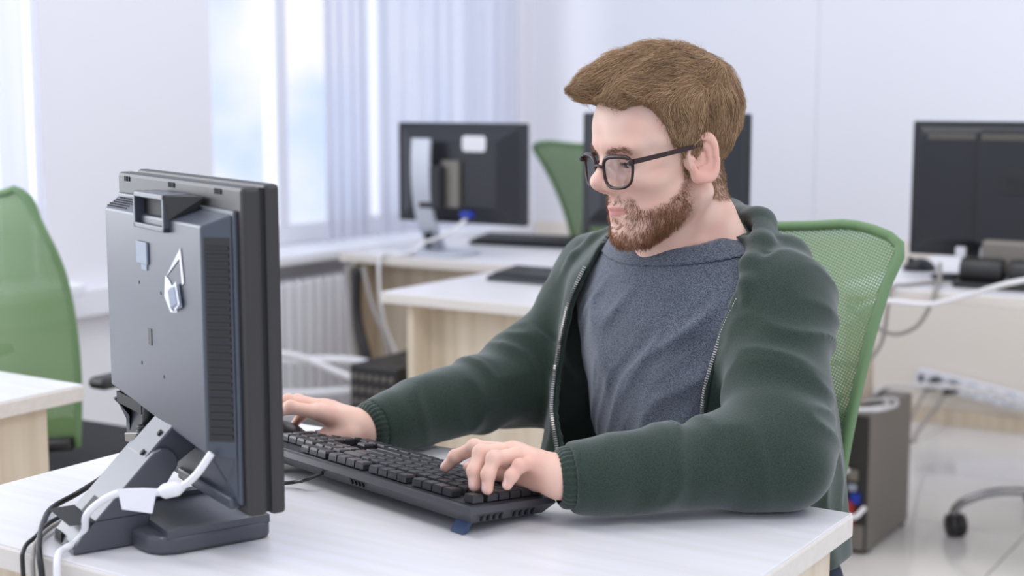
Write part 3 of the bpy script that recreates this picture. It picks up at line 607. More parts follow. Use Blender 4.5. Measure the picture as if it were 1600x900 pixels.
for (x, y, w, h) in keys:
    if (w, h) not in cache:
        W_, H_ = w*US-.0022, h*VS-.0022; i = .0022
        bm_ = MB(); b0 = [(0, 0, 0), (W_, 0, 0), (W_, -H_, 0), (0, -H_, 0)]; b1 = [(i, -i*.6, .0092), (W_-i, -i*.6, .0092), (W_-i, -H_+i*.9, .0088), (i, -H_+i*.9, .0088)]; bmid = [(.0004, -.0002, .006), (W_-.0004, -.0002, .006), (W_-.0004, -H_+.0002, .006), (.0004, -H_+.0002, .006)]
        b1b = [(i*.6, -i*.35, .0084), (W_-i*.6, -i*.35, .0084), (W_-i*.6, -H_+i*.5, .0081), (i*.6, -H_+i*.5, .0081)]
        vs = b0+bmid+b1b+b1; fs = [(3, 2, 1, 0)[::-1], (12, 13, 14, 15)[::-1]]
        for r in range(3): fs += [(4*r+k, 4*r+(k+1) % 4, 4*r+4+(k+1) % 4, 4*r+4+k)[::-1] for k in range(4)]
        ko = bm_.add(vs, fs).build('key', 'key', kb); cache[(w, h)] = ko
    else: ko = cache[(w, h)].copy(); COL.objects.link(ko)
    ko.location = KP(kx0+x*US+.0011, ky0+y*VS+.0011, .0135); ko.rotation_euler = (tilt, 0, 0)
for x in (.018, KL-.045):
    MB().hull8([(x, -.004, .0), (x+.022, -.004, 0), (x+.022, -.011, 0), (x, -.011, 0)], [(x, -.016, .016), (x+.022, -.016, .016), (x+.022, -.022, .015), (x, -.022, .015)]).build('flip_foot', 'keyboard_foot', kb)
for x0 in (.205,):
    for k in range(4):
        q = KP(x0+.0075*k, .004, -.0005); MB().box(q+Vector((0, .0012, 0)), (.0022, .003, .009), 0, Matrix.Rotation(.5, 3, 'Y')).build('case_slot', 'dark_hole', kb)
for y0 in (.022, .074):
    for k in range(4):
        q = KP(.0042, y0+.010*k, -.0025); MB().box(q, (.003, .0026, .009), 0, Matrix.Rotation(.35, 3, 'X')).build('case_slot', 'dark_hole', kb)
kw = Matrix.Translation(kb.location) @ Matrix.Rotation(kb_ang, 4, 'Z')
q0 = kw @ KP(.29, .004, -.003)
cable('keyboard_cable', [q0, q0+Vector((-.012, -.02, -.006)), (-1.218, 1.352, .757), (-1.245, 1.325, .755), (-1.268, 1.280, .755), (-1.285, 1.235, .755), (-1.30, 1.20, .755)], .0026, 'cable_black', 'thin black cable leaving the back of the mechanical keyboard')

# ------------------------------------------------------------------ mouse under the right hand
mouse('computer_mouse', (-1.372, 1.487, .7505), math.radians(28), 'black_plastic', 'black mouse under the right hand behind the large grey monitor', .122, .068, .043)
# ------------------------------------------------------------------ the man: distance fields (metres, room coordinates)
f32 = np.float32
def A3(*v): return np.array(v, dtype=f32)
def ln(v): return np.sqrt((v*v).sum(-1))
def unit(v): v = np.asarray(v, dtype=f32); return v/np.linalg.norm(v)
def sm(a, b, k):
    h = np.clip(.5+.5*(b-a)/k, 0, 1); return b+(a-b)*h-k*h*(1-h)
def smx(a, b, k): return -sm(-a, -b, k)
def rc(p, a, b, ra, rb):
    a = A3(*a); b = A3(*b); pa = p-a; ba = b-a; t = np.clip((pa@ba)/max(float(ba@ba), 1e-9), 0, 1)
    return ln(pa-t[:, None]*ba)-(ra+(rb-ra)*t)
def el(p, c, r):
    q = p-A3(*c); r = A3(*r); k0 = ln(q/r); k1 = ln(q/(r*r)); return k0*(k0-1)/np.maximum(k1, 1e-6)
def chain(p, pts, rs, k=.0):
    d = None
    for i in range(len(pts)-1):
        e = rc(p, pts[i], pts[i+1], rs[i], rs[i+1]); d = e if d is None else (np.minimum(d, e) if k == 0 else sm(d, e, k))
    return d
_rng = np.random.RandomState(7); _lat = _rng.rand(32, 32, 32).astype(f32)
def vnoise(p):
    i = np.floor(p).astype(int); f = (p-i).astype(f32); f = f*f*(3-2*f); i0 = i & 31; i1 = (i+1) & 31
    g = lambda a, b, c: _lat[a[:, 0], b[:, 1], c[:, 2]]
    x, y, z = f[:, 0], f[:, 1], f[:, 2]
    c00 = g(i0, i0, i0)*(1-x)+g(i1, i0, i0)*x; c10 = g(i0, i1, i0)*(1-x)+g(i1, i1, i0)*x
    c01 = g(i0, i0, i1)*(1-x)+g(i1, i0, i1)*x; c11 = g(i0, i1, i1)*(1-x)+g(i1, i1, i1)*x
    return (c00*(1-y)+c10*y)*(1-z)+(c01*(1-y)+c11*y)*z
def ss(a, b, x): t = np.clip((x-a)/(b-a), 0, 1); return t*t*(3-2*t)

def sdf_mesh(f, lo, hi, h, B=8, pad=.012):
    lo = np.array(lo, float); n = (np.ceil((np.array(hi)-lo)/h/B)*B).astype(int); nb = n//B
    g = np.stack(np.meshgrid(*[(np.arange(k)+.5)*B*h+lo[i] for i, k in enumerate(nb)], indexing='ij'), -1).reshape(-1, 3).astype(f32)
    dc = f(g).reshape(nb); act = np.abs(dc) < B*h*.87*1.25+pad
    rep = lambda a: a.repeat(B, 0).repeat(B, 1).repeat(B, 2)
    V = np.ones(n+1, f32); V[:-1, :-1, :-1] = np.where(rep(dc) < 0, -1, 1)
    m = np.zeros(n+1, bool); m[:-1, :-1, :-1] = rep(act)
    a2 = m.copy()
    for ax in range(3):
        s = [slice(None)]*3; t = [slice(None)]*3; s[ax] = slice(1, None); t[ax] = slice(None, -1); b2 = a2.copy(); b2[tuple(s)] |= a2[tuple(t)]; a2 = b2
    idx = np.argwhere(a2); out = np.empty(len(idx), f32)
    for k in range(0, len(idx), 400000): out[k:k+400000] = f((idx[k:k+400000]*h+lo).astype(f32))
    V[a2] = out
    S = V < 0; cnt = np.zeros(n, np.int8)
    for a in (0, 1):
        for b in (0, 1):
            for c in (0, 1): cnt += S[a:n[0]+a, b:n[1]+b, c:n[2]+c]
    cells = np.argwhere((cnt > 0) & (cnt < 8)); N = len(cells)
    ids = -np.ones(n, np.int64); ids[tuple(cells.T)] = np.arange(N)
    acc = np.zeros((N, 3)); w = np.zeros(N)
    for ax in range(3):
        o1, o2 = [q for q in range(3) if q != ax]
        for a in (0, 1):
            for b in (0, 1):
                p0 = cells.copy(); p0[:, o1] += a; p0[:, o2] += b; p1 = p0.copy(); p1[:, ax] += 1
                v0 = V[tuple(p0.T)]; v1 = V[tuple(p1.T)]; x = (v0 < 0) != (v1 < 0)
                t = np.where(x, v0/np.where(x, v0-v1, 1), 0); q = p0.astype(float); q[:, ax] += t
                acc[x] += q[x]; w += x
    verts = lo+acc/np.maximum(w, 1)[:, None]*h
    faces = []
    for ax in range(3):
        o1, o2 = (ax+1) % 3, (ax+2) % 3
        s0 = [slice(None)]*3; s1 = [slice(None)]*3; s0[ax] = slice(0, -1); s1[ax] = slice(1, None)
        x = S[tuple(s0)] != S[tuple(s1)]; e = np.argwhere(x)
        e = e[(e[:, o1] > 0) & (e[:, o2] > 0) & (e[:, o1] < n[o1]) & (e[:, o2] < n[o2])]
        inside = S[tuple(e.T)]
        def cid(d1, d2): q = e.copy(); q[:, o1] += d1; q[:, o2] += d2; return ids[tuple(q.T)]
        qd = np.stack([cid(-1, -1), cid(0, -1), cid(0, 0), cid(-1, 0)], 1)
        qd[~inside] = qd[~inside][:, ::-1]; faces.append(qd)
    F = np.concatenate(faces); F = F[(F >= 0).all(1)]
    return verts, F

# --- skeleton
H0 = A3(-.873, 1.731, 1.172)
_y = math.radians(32); _p = math.radians(11)
HF = unit((-math.sin(_y)*math.cos(_p), -math.cos(_y)*math.cos(_p), -math.sin(_p)))
HL = unit(np.cross((0, 0, 1), HF)); HU = unit(np.cross(HF, HL))
HB = np.stack([HF, HL, HU], 1)
def h2w(f, l, u): return H0+HF*f32(f)+HL*f32(l)+HU*f32(u)
LS = A3(-.726, 1.756, .988); RS = A3(-1.062, 1.905, .980)
LE = A3(-.662, 1.605, .812); LW = A3(-.848, 1.414, .803)
RE = A3(-1.148, 1.826, .824); RW = A3(-1.236, 1.532, .791)
C0 = A3(-.886, 1.808, 0)
BL = unit((LS-RS)*A3(1, 1, 0)); BF = A3(BL[1], -BL[0], 0)
def torso_c(p):
    q = p-C0; z = p[:, 2]; l = q@BL; fc = np.interp(z, [.45, .60, .72, .86, .97, 1.06], [-.105, -.09, -.07, -.036, -.010, .004]).astype(f32)
    return l, q@BF-fc, z
def b2w(l, f, z): return C0+BL*f32(l)+BF*f32(f)+A3(0, 0, z)
def torso(p):
    l, f, z = torso_c(p)
    zz = [.44, .48, .60, .70, .80, .88, .95, 1.0, 1.035, 1.07, 1.12]
    rl = np.interp(z, zz, [.10, .165, .168, .170, .176, .180, .168, .142, .110, .074, .057]); rf = np.interp(z, zz, [.07, .135, .138, .136, .134, .130, .115, .094, .075, .060, .055])
    e = 2.3; d = ((np.abs(l/rl)**e+np.abs(f/rf)**e)**(1/e)-1)*np.minimum(rl, rf)
    d = np.maximum(d, np.maximum(.45-z, z-1.10)).astype(f32)
    for S in (LS, RS): d = sm(d, rc(p, S+A3(0, 0, -.012), C0*A3(1, 1, 0)+A3(0, .0, .99), .062, .075), .04)
    return d

def head_q(q, ears=True):
    """skin surface of the head; q = (forward, left, up) from between the ears"""
    s = q.copy(); s[:, 1] = np.abs(s[:, 1])
    d = el(s, (-.006, 0, .048), (.094, .0745, .080))
    d = sm(d, el(s, (.040, 0, .046), (.054, .060, .056)), .03)              # forehead
    d = sm(d, el(s, (.030, 0, -.028), (.058, .0555, .066)), .03)            # mid face
    d = sm(d, rc(s, (.000, .050, -.045), (.070, .018, -.088), .018, .019), .022)  # jaw line
    d = sm(d, el(s, (.060, 0, -.058), (.034, .036, .040)), .022)            # mouth barrel
    d = sm(d, el(s, (.078, 0, -.092), (.019, .020, .015)), .016)            # chin
    d = sm(d, el(s, (.058, .047, -.012), (.024, .017, .016)), .020)         # cheekbone
    d = sm(d, rc(s, (.0865, .006, .034), (.074, .046, .031), .0105, .010), .014)  # brow ridge
    d = smx(d, -el(s, (.0965, .031, .010), (.017, .018, .0120)), .010)      # eye socket
    ec = ln(s-A3(.0715, .0305, .011)); d = np.maximum(d, -(ec-.0126)); eye = np.maximum(ec-.0152, .0126-ec)                                # lids over the eyeball
    slit = np.maximum(np.abs((s[:, 2]-.0075)-.25*(s[:, 0]-.084))-.0026, np.abs(s[:, 1]-.0305)-.0115)
    eye = np.maximum(eye, -slit); d = sm(d, eye, .004)
    nose = rc(s, (.0885, 0, .022), (.1085, 0, -.006), .0062, .0088)
    nose = sm(nose, ln(s-A3(.1115, 0, -.0100))-.0098, .008)
    nose = sm(nose, el(s, (.1000, .0122, -.0150), (.0100, .0070, .0078)), .005)
    nose = sm(nose, rc(s, (.088, .0, .0), (.097, .0, -.018), .012, .012), .012)
    d = sm(d, nose, .010)
    d = smx(d, -el(s, (.1045, .0068, -.0240), (.0050, .0034, .0048)), .003)  # nostrils
    d = smx(d, -rc(s, (.1000, 0, -.027), (.0980, 0, -.041), .0020, .0022), .004)  # philtrum
    d = sm(d, chain(s, [(.0970, 0, -.0475), (.0935, .010, -.0485), (.0830, .0235, -.0520)], [.0038, .0040, .0022]), .004)
    d = sm(d, chain(s, [(.0945, 0, -.0575), (.0905, .010, -.0565), (.0825, .0225, -.0530)], [.0056, .0050, .0022]), .004)
    d = smx(d, -chain(s, [(.1020, 0, -.0520), (.0975, .012, -.0520), (.0870, .0245, -.0530)], [.0010, .0010, .0010]), .0015)
    d = smx(d, -el(s, (.0985, 0, -.0715), (.008, .014, .0055)), .006)        # dip above the chin
    return d
def ear_q(q):
    s = q.copy(); s[:, 1] = np.abs(s[:, 1])
    e = s-A3(-.004, .0735, .003); ca, sa = math.cos(.22), math.sin(.22)
    ef = e[:, 0]*ca+e[:, 2]*sa; eu = -e[:, 0]*sa+e[:, 2]*ca; eo = e[:, 1]+ef*.34      # outward, flaring to the back
    shp = np.where(eu < 0, ef+.004*(-eu/.03), ef-.001); rad = ((np.abs(shp)/.0185)**2.3+(np.abs(eu)/.0310)**2.3)**(1/2.3)
    disc = np.maximum(np.abs(eo-.0020)-.0022, (rad-.97)*.017)
    rim = np.sqrt(((rad-.88)*.0175)**2+(eo-.0098)**2)-.0036*ss(.017, .010, ef+.010*ss(-.012, .004, eu)*ss(.016, .004, eu))
    rim = sm(rim, np.maximum(np.abs(rad-.93)*.0175-.0018, np.abs(eo-.006)-.004), .002)
    anti = np.sqrt(((rad-.52)*.0175)**2+(eo-.0062)**2)-.0032*ss(.006, -.003, ef)
    trag = ln(np.stack([ef-.0135, eo-.0065, eu+.004], 1))-.0048
    lobe = el(np.stack([ef-.004, eo-.0065, eu+.026], 1), (0, 0, 0), (.0090, .0042, .0090))
    ear = sm(disc, rim, .002); ear = sm(ear, anti, .003); ear = sm(ear, el(np.stack([ef-.006, eo+.004, eu+.002], 1), (0, 0, 0), (.013, .0075, .018)), .003)
    ear = smx(ear, -el(np.stack([ef-.005, eo-.0095, eu+.003], 1), (0, 0, 0), (.0070, .0085, .0095)), .002)
    ear = sm(ear, trag, .003); ear = sm(ear, lobe, .004)
    return ear
def to_h(p): return (p-H0)@HB
def neck(p):
    d = rc(p, h2w(-.024, 0, -.040), b2w(0, -.005, 1.01), .050, .060)
    d = sm(d, rc(p, h2w(.015, 0, -.075), b2w(0, .052, 1.00), .030, .036), .03)
    for s in (1, -1): d = sm(d, rc(p, h2w(-.050, .025*s, -.095), b2w(.105*s, -.020, 1.015), .024, .030), .03)
    for s in (1, -1): d = sm(d, rc(p, h2w(-.010, .058*s, -.045), b2w(.018*s, .060, 1.003), .014, .011), .022)
    return d
def skin_head(p):
    d = head_q(to_h(p)); d = sm(d, neck(p), .018)
    t = torso(p)+.008; return sm(d, t, .03)

# --- hands
def hand(p, wrist, fingers, thumb, back):
    """fingers: four chains MCP..tip ; back = unit vector out of the back of the hand"""
    d = None
    for i, (c, r) in enumerate(fingers):
        e = rc(p, wrist, c[0], .019 if i in (1, 2) else .017, r[0]*1.12); d = e if d is None else sm(d, e, .012)
    for i in range(3):
        d = sm(d, rc(p, np.asarray(fingers[i][0][0])*.85+np.asarray(wrist)*.15, np.asarray(fingers[i+1][0][0])*.85+np.asarray(wrist)*.15, .010, .010), .008)
    d = sm(d, chain(p, thumb[0][:2], thumb[1][:2]), .016); d = sm(d, rc(p, wrist, thumb[0][1], .017, .0125), .014)
    g = None
    for c, r in fingers+[thumb]:
        e = chain(p, c, r, .003)
        for k in (1, 2): e = sm(e, ln(p-A3(*c[k])-back*f32(.0012))-r[k]*1.0, .005)
        g = e if g is None else np.minimum(g, e)
    d = sm(d, g, .0045)
    return d
FR = [[.0100, .0090, .0082, .0070], [.0102, .0092, .0084, .0072], [.0098, .0088, .0080, .0069], [.0088, .0078, .0071, .0062]]
LH = [[(-.9180, 1.4110, .8270), (-.9660, 1.4030, .8270), (-.9915, 1.3985, .8120), (-1.0035, 1.3945, .7985)],
      [(-.9080, 1.3990, .8315), (-.9300, 1.3640, .8330), (-.9290, 1.3490, .8140), (-.9255, 1.3440, .7985)],
      [(-.8905, 1.3890, .8310), (-.9035, 1.3530, .8320), (-.9045, 1.3420, .8150), (-.9035, 1.3385, .7990)],
      [(-.8690, 1.3850, .8260), (-.8720, 1.3590, .8260), (-.8765, 1.3490, .8160), (-.8800, 1.3450, .8060)]]
LT = [(-.872, 1.420, .797), (-.915, 1.418, .795), (-.950, 1.405, .800), (-.968, 1.395, .804)]
def hand_l(p):
    d = hand(p, LW+A3(-.002, -.004, .004), [(LH[i], FR[i]) for i in range(4)], (LT, [.015, .0118, .0105, .0082]), unit((-.1, -.25, .96)))
    return sm(d, rc(p, LW, LW*f32(.6)+LE*f32(.4), .0245, .033), .012)
RH = [[(-1.2810, 1.4790, .8180), (-1.3170, 1.4610, .8240), (-1.3430, 1.4550, .8150), (-1.3640, 1.4530, .8040)],
      [(-1.2930, 1.4940, .8220), (-1.3350, 1.4760, .8280), (-1.3640, 1.4690, .8170), (-1.3850, 1.4660, .8040)],
      [(-1.2980, 1.5110, .8190), (-1.3370, 1.4990, .8240), (-1.3640, 1.4950, .8120), (-1.3830, 1.4930, .7990)],
      [(-1.2990, 1.5270, .8100), (-1.3310, 1.5230, .8100), (-1.3500, 1.5220, .7970), (-1.3620, 1.5210, .7850)]]
RT = [(-1.2430, 1.5060, .785), (-1.2780, 1.4920, .777), (-1.3080, 1.4820, .772), (-1.3300, 1.4800, .768)]
def hand_r(p):
    d = hand(p, RW, [(RH[i], FR[i]) for i in range(4)], (RT, [.0165, .0128, .0110, .0085]), unit((.2, .1, .97)))
    return sm(d, rc(p, RW, RW*f32(.6)+RE*f32(.4), .0255, .034), .012)
def limbs(p):
    d = rc(p, LS, LE, .045, .038); d = np.minimum(d, rc(p, LE, LW, .040, .025)); d = np.minimum(d, rc(p, RS, RE, .045, .038)); d = np.minimum(d, rc(p, RE, RW, .040, .025)); return d

# --- shirt
NP = b2w(0, .090, 1.040); NN = unit(A3(0, 0, 1)+BF*f32(.27))
def shirt_body(p):
    d = torso(p)-.007; l, f, z = torso_c(p)
    # soft folds running from the near shoulder down to the far hip
    u_ = l*.62+z*.78; v_ = l*.78-z*.62
    n = vnoise(np.stack([v_*20+vnoise(p*9)*1.4, u_*5, f*4+3], 1)); n = 1-np.abs(2*n-1); w = ss(-.02, .06, f)*ss(1.02, .95, z)
    n2 = vnoise(np.stack([v_*44+vnoise(p*14)*1.2, u_*7, f*4+11], 1)); n2 = 1-np.abs(2*n2-1)
    return d-w*(.0085*(n**2.6-.25)+.0040*(n2**2.6-.25))
def neck_side(p): return (p-NP)@NN
def shirt(p):
    d = np.maximum(shirt_body(p), neck_side(p)); return d
def collar(p):
    t = torso(p)-.007; n = neck_side(p); a = np.maximum(np.abs(t)-.0022, np.abs(n+.004)-.0085); return a-.0012

# --- hoodie
def arm_fold(p, a, b, amp, seed, freq=34):
    a = A3(*a); b = A3(*b); ba = unit(b-a); q = p-a; s = q@ba; r = q-s[:, None]*ba
    n = vnoise(np.stack([s*freq+vnoise(p*12+seed)*1.6, r[:, 0]*9+seed, r[:, 2]*9], 1)); n = 1-np.abs(2*n-1); return amp*(n**1.6-.35)
def sleeve_l(p):
    d = rc(p, LS+A3(.004, .006, -.010), LE+A3(.004, .006, .004), .071, .063); d2 = rc(p, LE+A3(.006, .004, .002), LW, .0625, .040); d = sm(d, d2, .035)
    t = np.clip(((p-LE)@(LW-LE))/float((LW-LE)@(LW-LE)), 0, 1); L_ = np.sqrt(float((LW-LE)@(LW-LE)))
    d = d-arm_fold(p, LE, LW, .010, 3, 30)*ss(.0, .3, t)*ss(1.0, .8, t)-arm_fold(p, LS, LE, .011, 9, 24)*ss(.35, .0, t)
    bulge = el(p, LW+(LE-LW)*f32(.19)+A3(0, 0, -.004), (.044, .044, .044)); d = sm(d, bulge, .02)
    e = ((p-LW)@unit(LE-LW)); d = np.maximum(d, -(e-.010)); return np.maximum(d, .7535-p[:, 2])
def sleeve_r(p):
    d = rc(p, RS+A3(-.004, .004, -.010), RE, .072, .062); d2 = rc(p, RE, RW, .064, .038); d = sm(d, d2, .04)
    t = np.clip(((p-RE)@(RW-RE))/float((RW-RE)@(RW-RE)), 0, 1)
    d = d-arm_fold(p, RE, RW, .012, 5, 30)*ss(1.0, .75, t)*ss(-.01, .1, t)-arm_fold(p, RS, RE, .010, 13, 26)*ss(.3, .0, t)
    e = ((p-RW)@unit(RE-RW)); d = np.maximum(d, -(e-.010)); return np.maximum(d, .7535-p[:, 2])
ZIP_Z = [.55, .66, .70, .75, .80, .85, .90, .93, .96, .99, 1.02]
ZIP_L = [.110, .115, .120, .125, .133, .142, .152, .160, .167, .177, .185]      # his left edge (near zip)
ZIP_R = [-.070, -.075, -.085, -.100, -.125, -.140, -.138, -.128, -.118, -.108, -.100]   # his right edge (far zip)
def hood_off(l, f, z):
    fr = ss(-.02, .08, f); lo = ss(.98, .70, z)
    return .016+fr*lo*.008
def hoodie_outer(p):
    l, f, z = torso_c(p); d = torso(p)-hood_off(l, f, z)
    lf = np.stack([l, f, z], 1)                                          # the far front panel hangs away from the body
    d = sm(d, rc(lf, (-.130, .055, .96), (-.125, .150, .70), .045, .070), .03)
    n = vnoise(np.stack([l*22+vnoise(p*8)*2, z*6, f*16], 1)); n = 1-np.abs(2*n-1)
    d = d-.007*(n**1.5-.35)
    return d
def hoodie(p):
    l, f, z = torso_c(p); d = hoodie_outer(p); hoodie_outer_c = d
    d = np.maximum(d, .60-z)
    sl = np.minimum(sleeve_l(p), sleeve_r(p))
    zl = np.interp(z, ZIP_Z, ZIP_L); zr = np.interp(z, ZIP_Z, ZIP_R)
    cut = np.maximum(np.maximum(l-zl, zr-l), .0-f)*.9
    d = smx(d, -cut, .004)
    inner = hoodie_outer_c+.007                                          # hollow: the cloth is a shell
    d = np.maximum(d, -np.maximum(inner, -(f+.02)))
    d = np.maximum(d, ((p-b2w(0, .05, 1.050))@unit(A3(0, 0, 1)+BF*f32(.35))))
    d = sm(d, sl, .022)
    return sm(d, hood(p), .006)
def hood(p):
    d = None
    for s in (1, -1):
        fr = chain(p, [b2w(s*.196, .058, .996), b2w(s*.188, .048, 1.012), b2w(s*.170, .026, 1.034), b2w(s*.144, -.014, 1.056), b2w(s*.090, -.058, 1.078), b2w(0, -.082, 1.078)], [.008, .012, .015, .018, .022, .026], .012)
        fl = chain(p, [b2w(s*.212, .020, .998), b2w(s*.198, -.012, 1.010), b2w(s*.138, -.064, 1.030), b2w(0, -.100, 1.030)], [.012, .019, .032, .044], .02)
        e = sm(fr, fl, .010); d = e if d is None else sm(d, e, .02)
    d = sm(d, rc(p, b2w(.05, -.11, 1.0), b2w(-.05, -.11, 1.0), .04, .04), .04)
    q = p*8; n = vnoise(np.stack([q[:, 0]+q[:, 2]*1.5, q[:, 1]*1.3, q[:, 2]*2.2], 1)); n = 1-np.abs(2*n-1)
    d = d-.003*(n**1.3-.4)
    return np.maximum(d, -(neck(p)-.012))
# ------------------------------------------------------------------ the man: meshes
MAN = Vector((-.90, 1.90, 0))
man = empty('person', MAN, 0, 'bearded person in glasses, grey T-shirt and green hoodie typing at the desk', 'person')
def np_mesh(name, V, F, m, parent, col=None, smooth=True):
    me = bpy.data.meshes.new(name); V = np.asarray(V, dtype=np.float32)-np.array(MAN, dtype=np.float32); F = np.asarray(F)
    k = F.shape[1]; me.vertices.add(len(V)); me.vertices.foreach_set('co', V.ravel()); me.loops.add(F.size); me.loops.foreach_set('vertex_index', F.ravel().astype(np.int32))
    me.polygons.add(len(F)); me.polygons.foreach_set('loop_start', np.arange(0, F.size, k, dtype=np.int32)); me.polygons.foreach_set('loop_total', np.full(len(F), k, np.int32))
    me.polygons.foreach_set('use_smooth', np.full(len(F), smooth)); me.update(calc_edges=True)
    if col is not None:
        at = me.color_attributes.new('tint', 'FLOAT_COLOR', 'POINT'); c = np.ones((len(V), 4), np.float32); c[:, :3] = col; at.data.foreach_set('color', c.ravel())
    me.materials.append(MATS[m] if isinstance(m, str) else m); o = bpy.data.objects.new(name, me); COL.objects.link(o); o.parent = parent; return o
def tint_mat(name, rough, sss=0, spec=.4, bump=None, sheen=0, trans=0):
    m = mat(name, (128, 128, 128), rough, spec=spec, bump=bump, sss=sss, sheen=sheen); nt = m.node_tree
    a = nt.nodes.new('ShaderNodeAttribute'); a.attribute_name = 'tint'; nt.links.new(a.outputs['Color'], nt.nodes['Principled BSDF'].inputs['Base Color']); return m
tint_mat('skin', .48, .25, .38, ((420, 420, 420), .10, .0006)); tint_mat('hair', .36, 0, .5); tint_mat('facial_hair', .6, 0, .25)
mat('hair_under', (122, 95, 68), .7, spec=.2)
L3 = lambda c: np.array(lin(c), np.float32)
def smooth_mesh(V, F, it=1, lam=.5):
    for _ in range(it):
        s = np.zeros_like(V); c = np.zeros(len(V))
        for a in range(4):
            b = (a+1) % 4; np.add.at(s, F[:, a], V[F[:, b]]); np.add.at(s, F[:, b], V[F[:, a]]); np.add.at(c, F[:, a], 1); np.add.at(c, F[:, b], 1)
        V = V+(s/np.maximum(c, 1)[:, None]-V)*lam
    return V
# -- body: head, neck and shoulders, arms, hands in one mesh
hc = np.array(H0)
V1, F1 = sdf_mesh(lambda p: np.maximum(skin_head(p), .965-p[:, 2]), hc+(-.17, -.17, -.215), hc+(.19, .19, .15), .0021)
V2, F2 = sdf_mesh(hand_l, np.array((-1.02, 1.325, .77)), np.array((-.76, 1.50, .86)), .0016)
V3, F3 = sdf_mesh(hand_r, np.array((-1.41, 1.43, .752)), np.array((-1.13, 1.62, .86)), .0018)
V4, F4 = sdf_mesh(lambda p: np.minimum(np.maximum(torso(p)+.012, p[:, 2]-1.02), limbs(p)), np.array((-1.32, 1.40, .44)), np.array((-.58, 2.12, 1.06)), .012)
ears = [sdf_mesh(lambda q, s=s: ear_q(q), np.array((-.040, .055 if s > 0 else -.098, -.040)), np.array((.030, .098 if s > 0 else -.055, .046)), .0011) for s in (1, -1)]
for Ve, Fe in ears: F1 = np.concatenate([F1, Fe+len(V1)]); V1 = np.concatenate([V1, Ve@np.asarray(HB.T, float)+np.asarray(H0, float)])
q1 = (V1.astype(f32)-H0)@HB
def cheek_line(f): return np.interp(f, [-.03, .0, .010, .020, .042, .074, .082, .12], [.010, .004, -.010, -.030, -.049, -.053, -.034, -.031])
def beard_mask(q):
    f, l, u = q[:, 0], np.abs(q[:, 1]), q[:, 2]
    m = ss(.004, -.006, u-cheek_line(f))*ss(-.004, .010, f)
    lips = (np.abs(u+.0520) < .0095-.22*np.maximum(0, l-.012)) & (l < .024) & (f > .07); m = np.where(lips, 0, m)
    soul = (np.abs(u+.066) < .006) & (l < .016) & (l > .004) & (f > .07); m = np.where(soul, m*.4, m)
    m = m*(1-.80*ss(-.060, -.064, u)*ss(-.086, -.076, u)*ss(.060, .070, f)); m = m*(1-.35*ss(.070, .085, f))
    m = np.where((f > .085) & (u > -.030), 0, m); m = np.where((l < .004) & (f > .09) & (u > -.044), m*.3, m)
    hd = head_q(q.astype(f32), False); return m*ss(.010, .004, hd)*ss(-.110, -.098, u)
base_skin = L3((230, 192, 172)); col1 = np.tile(base_skin, (len(V1), 1))
def mixc(c, colr, w): w = np.clip(w, 0, 1)[:, None]; return c*(1-w)+colr*w
f_, l_, u_ = q1[:, 0], np.abs(q1[:, 1]), q1[:, 2]
nz = vnoise((q1*38).astype(f32)); nz2 = vnoise((q1*140).astype(f32))
col1 = mixc(col1, L3((222, 172, 154)), .55*ss(.35, .75, nz)); col1 = mixc(col1, L3((240, 206, 190)), .4*ss(.6, .2, nz))
col1 = mixc(col1, L3((220, 150, 132)), .55*np.exp(-(((f_-.11)/.014)**2+(l_/.014)**2+((u_+.010)/.012)**2)))
col1 = mixc(col1, L3((222, 158, 142)), .40*np.exp(-(((f_-.07)/.02)**2+((l_-.045)/.02)**2+((u_+.018)/.016)**2)))
earw = ss(.076, .081, l_)*ss(.05, .03, np.abs(u_)); col1 = mixc(col1, L3((226, 152, 134)), .3*earw)
lipw = ((np.abs(u_+.0525) < .0070-.20*np.maximum(0, l_-.010)) & (l_ < .024) & (f_ > .078)).astype(float); col1 = mixc(col1, L3((200, 128, 120)), .8*lipw)
col1 = mixc(col1, L3((150, 112, 88)), .55*beard_mask(q1)*(.6+.6*nz2))
for mf, ml, mu, mr in ((.03, .060, .075, .0016), (.055, .052, .05, .0010), (-.02, .06, -.068, .0018)):
    col1 = mixc(col1, L3((120, 80, 62)), 1.2*np.exp(-((f_-mf)**2+(q1[:, 1]-ml)**2*.2+(u_-mu)**2)/mr**2))
col1 = mixc(col1, L3((205, 150, 128)), .35*ss(.03, .018, np.abs(u_-.008))*ss(.02, .012, np.abs(l_-.031))*ss(.06, .07, f_))
def hand_col(V, chains, thumb, back, nails):
    c = np.tile(L3((232, 192, 172)), (len(V), 1)); n = vnoise((V*45).astype(f32)); c = mixc(c, L3((222, 168, 150)), .5*ss(.4, .8, n))
    for ch in chains+[thumb]:
        for k, wd in ((0, .012), (1, .009), (2, .007), (3, .009)): c = mixc(c, L3((222, 156, 140)), (.35 if k < 3 else .5)*np.exp(-((V-np.array(ch[k]))**2).sum(1)/wd**2))
        t = np.array(ch[3]); a = unit(t-np.array(ch[2])); b = unit(np.asarray(back)-a*float(np.dot(back, a))); nc = t+b*.0062-a*.001
        w = ss(.0066, .0052, np.sqrt((((V-nc)@np.cross(a, b))/.8)**2+(((V-nc)@a)*.75)**2))*ss(.001, .003, (V-t)@b); c = mixc(c, L3((240, 200, 190)), nails*w)
    return c
cl = hand_col(V2, LH, LT, unit((-.35, -.6, .7)), .9); cr = hand_col(V3, RH, RT, unit((.2, .1, .97)), .6)
VV = np.concatenate([V1, V2, V3, V4]); o1, o2, o3 = len(V1), len(V1)+len(V2), len(V1)+len(V2)+len(V3)
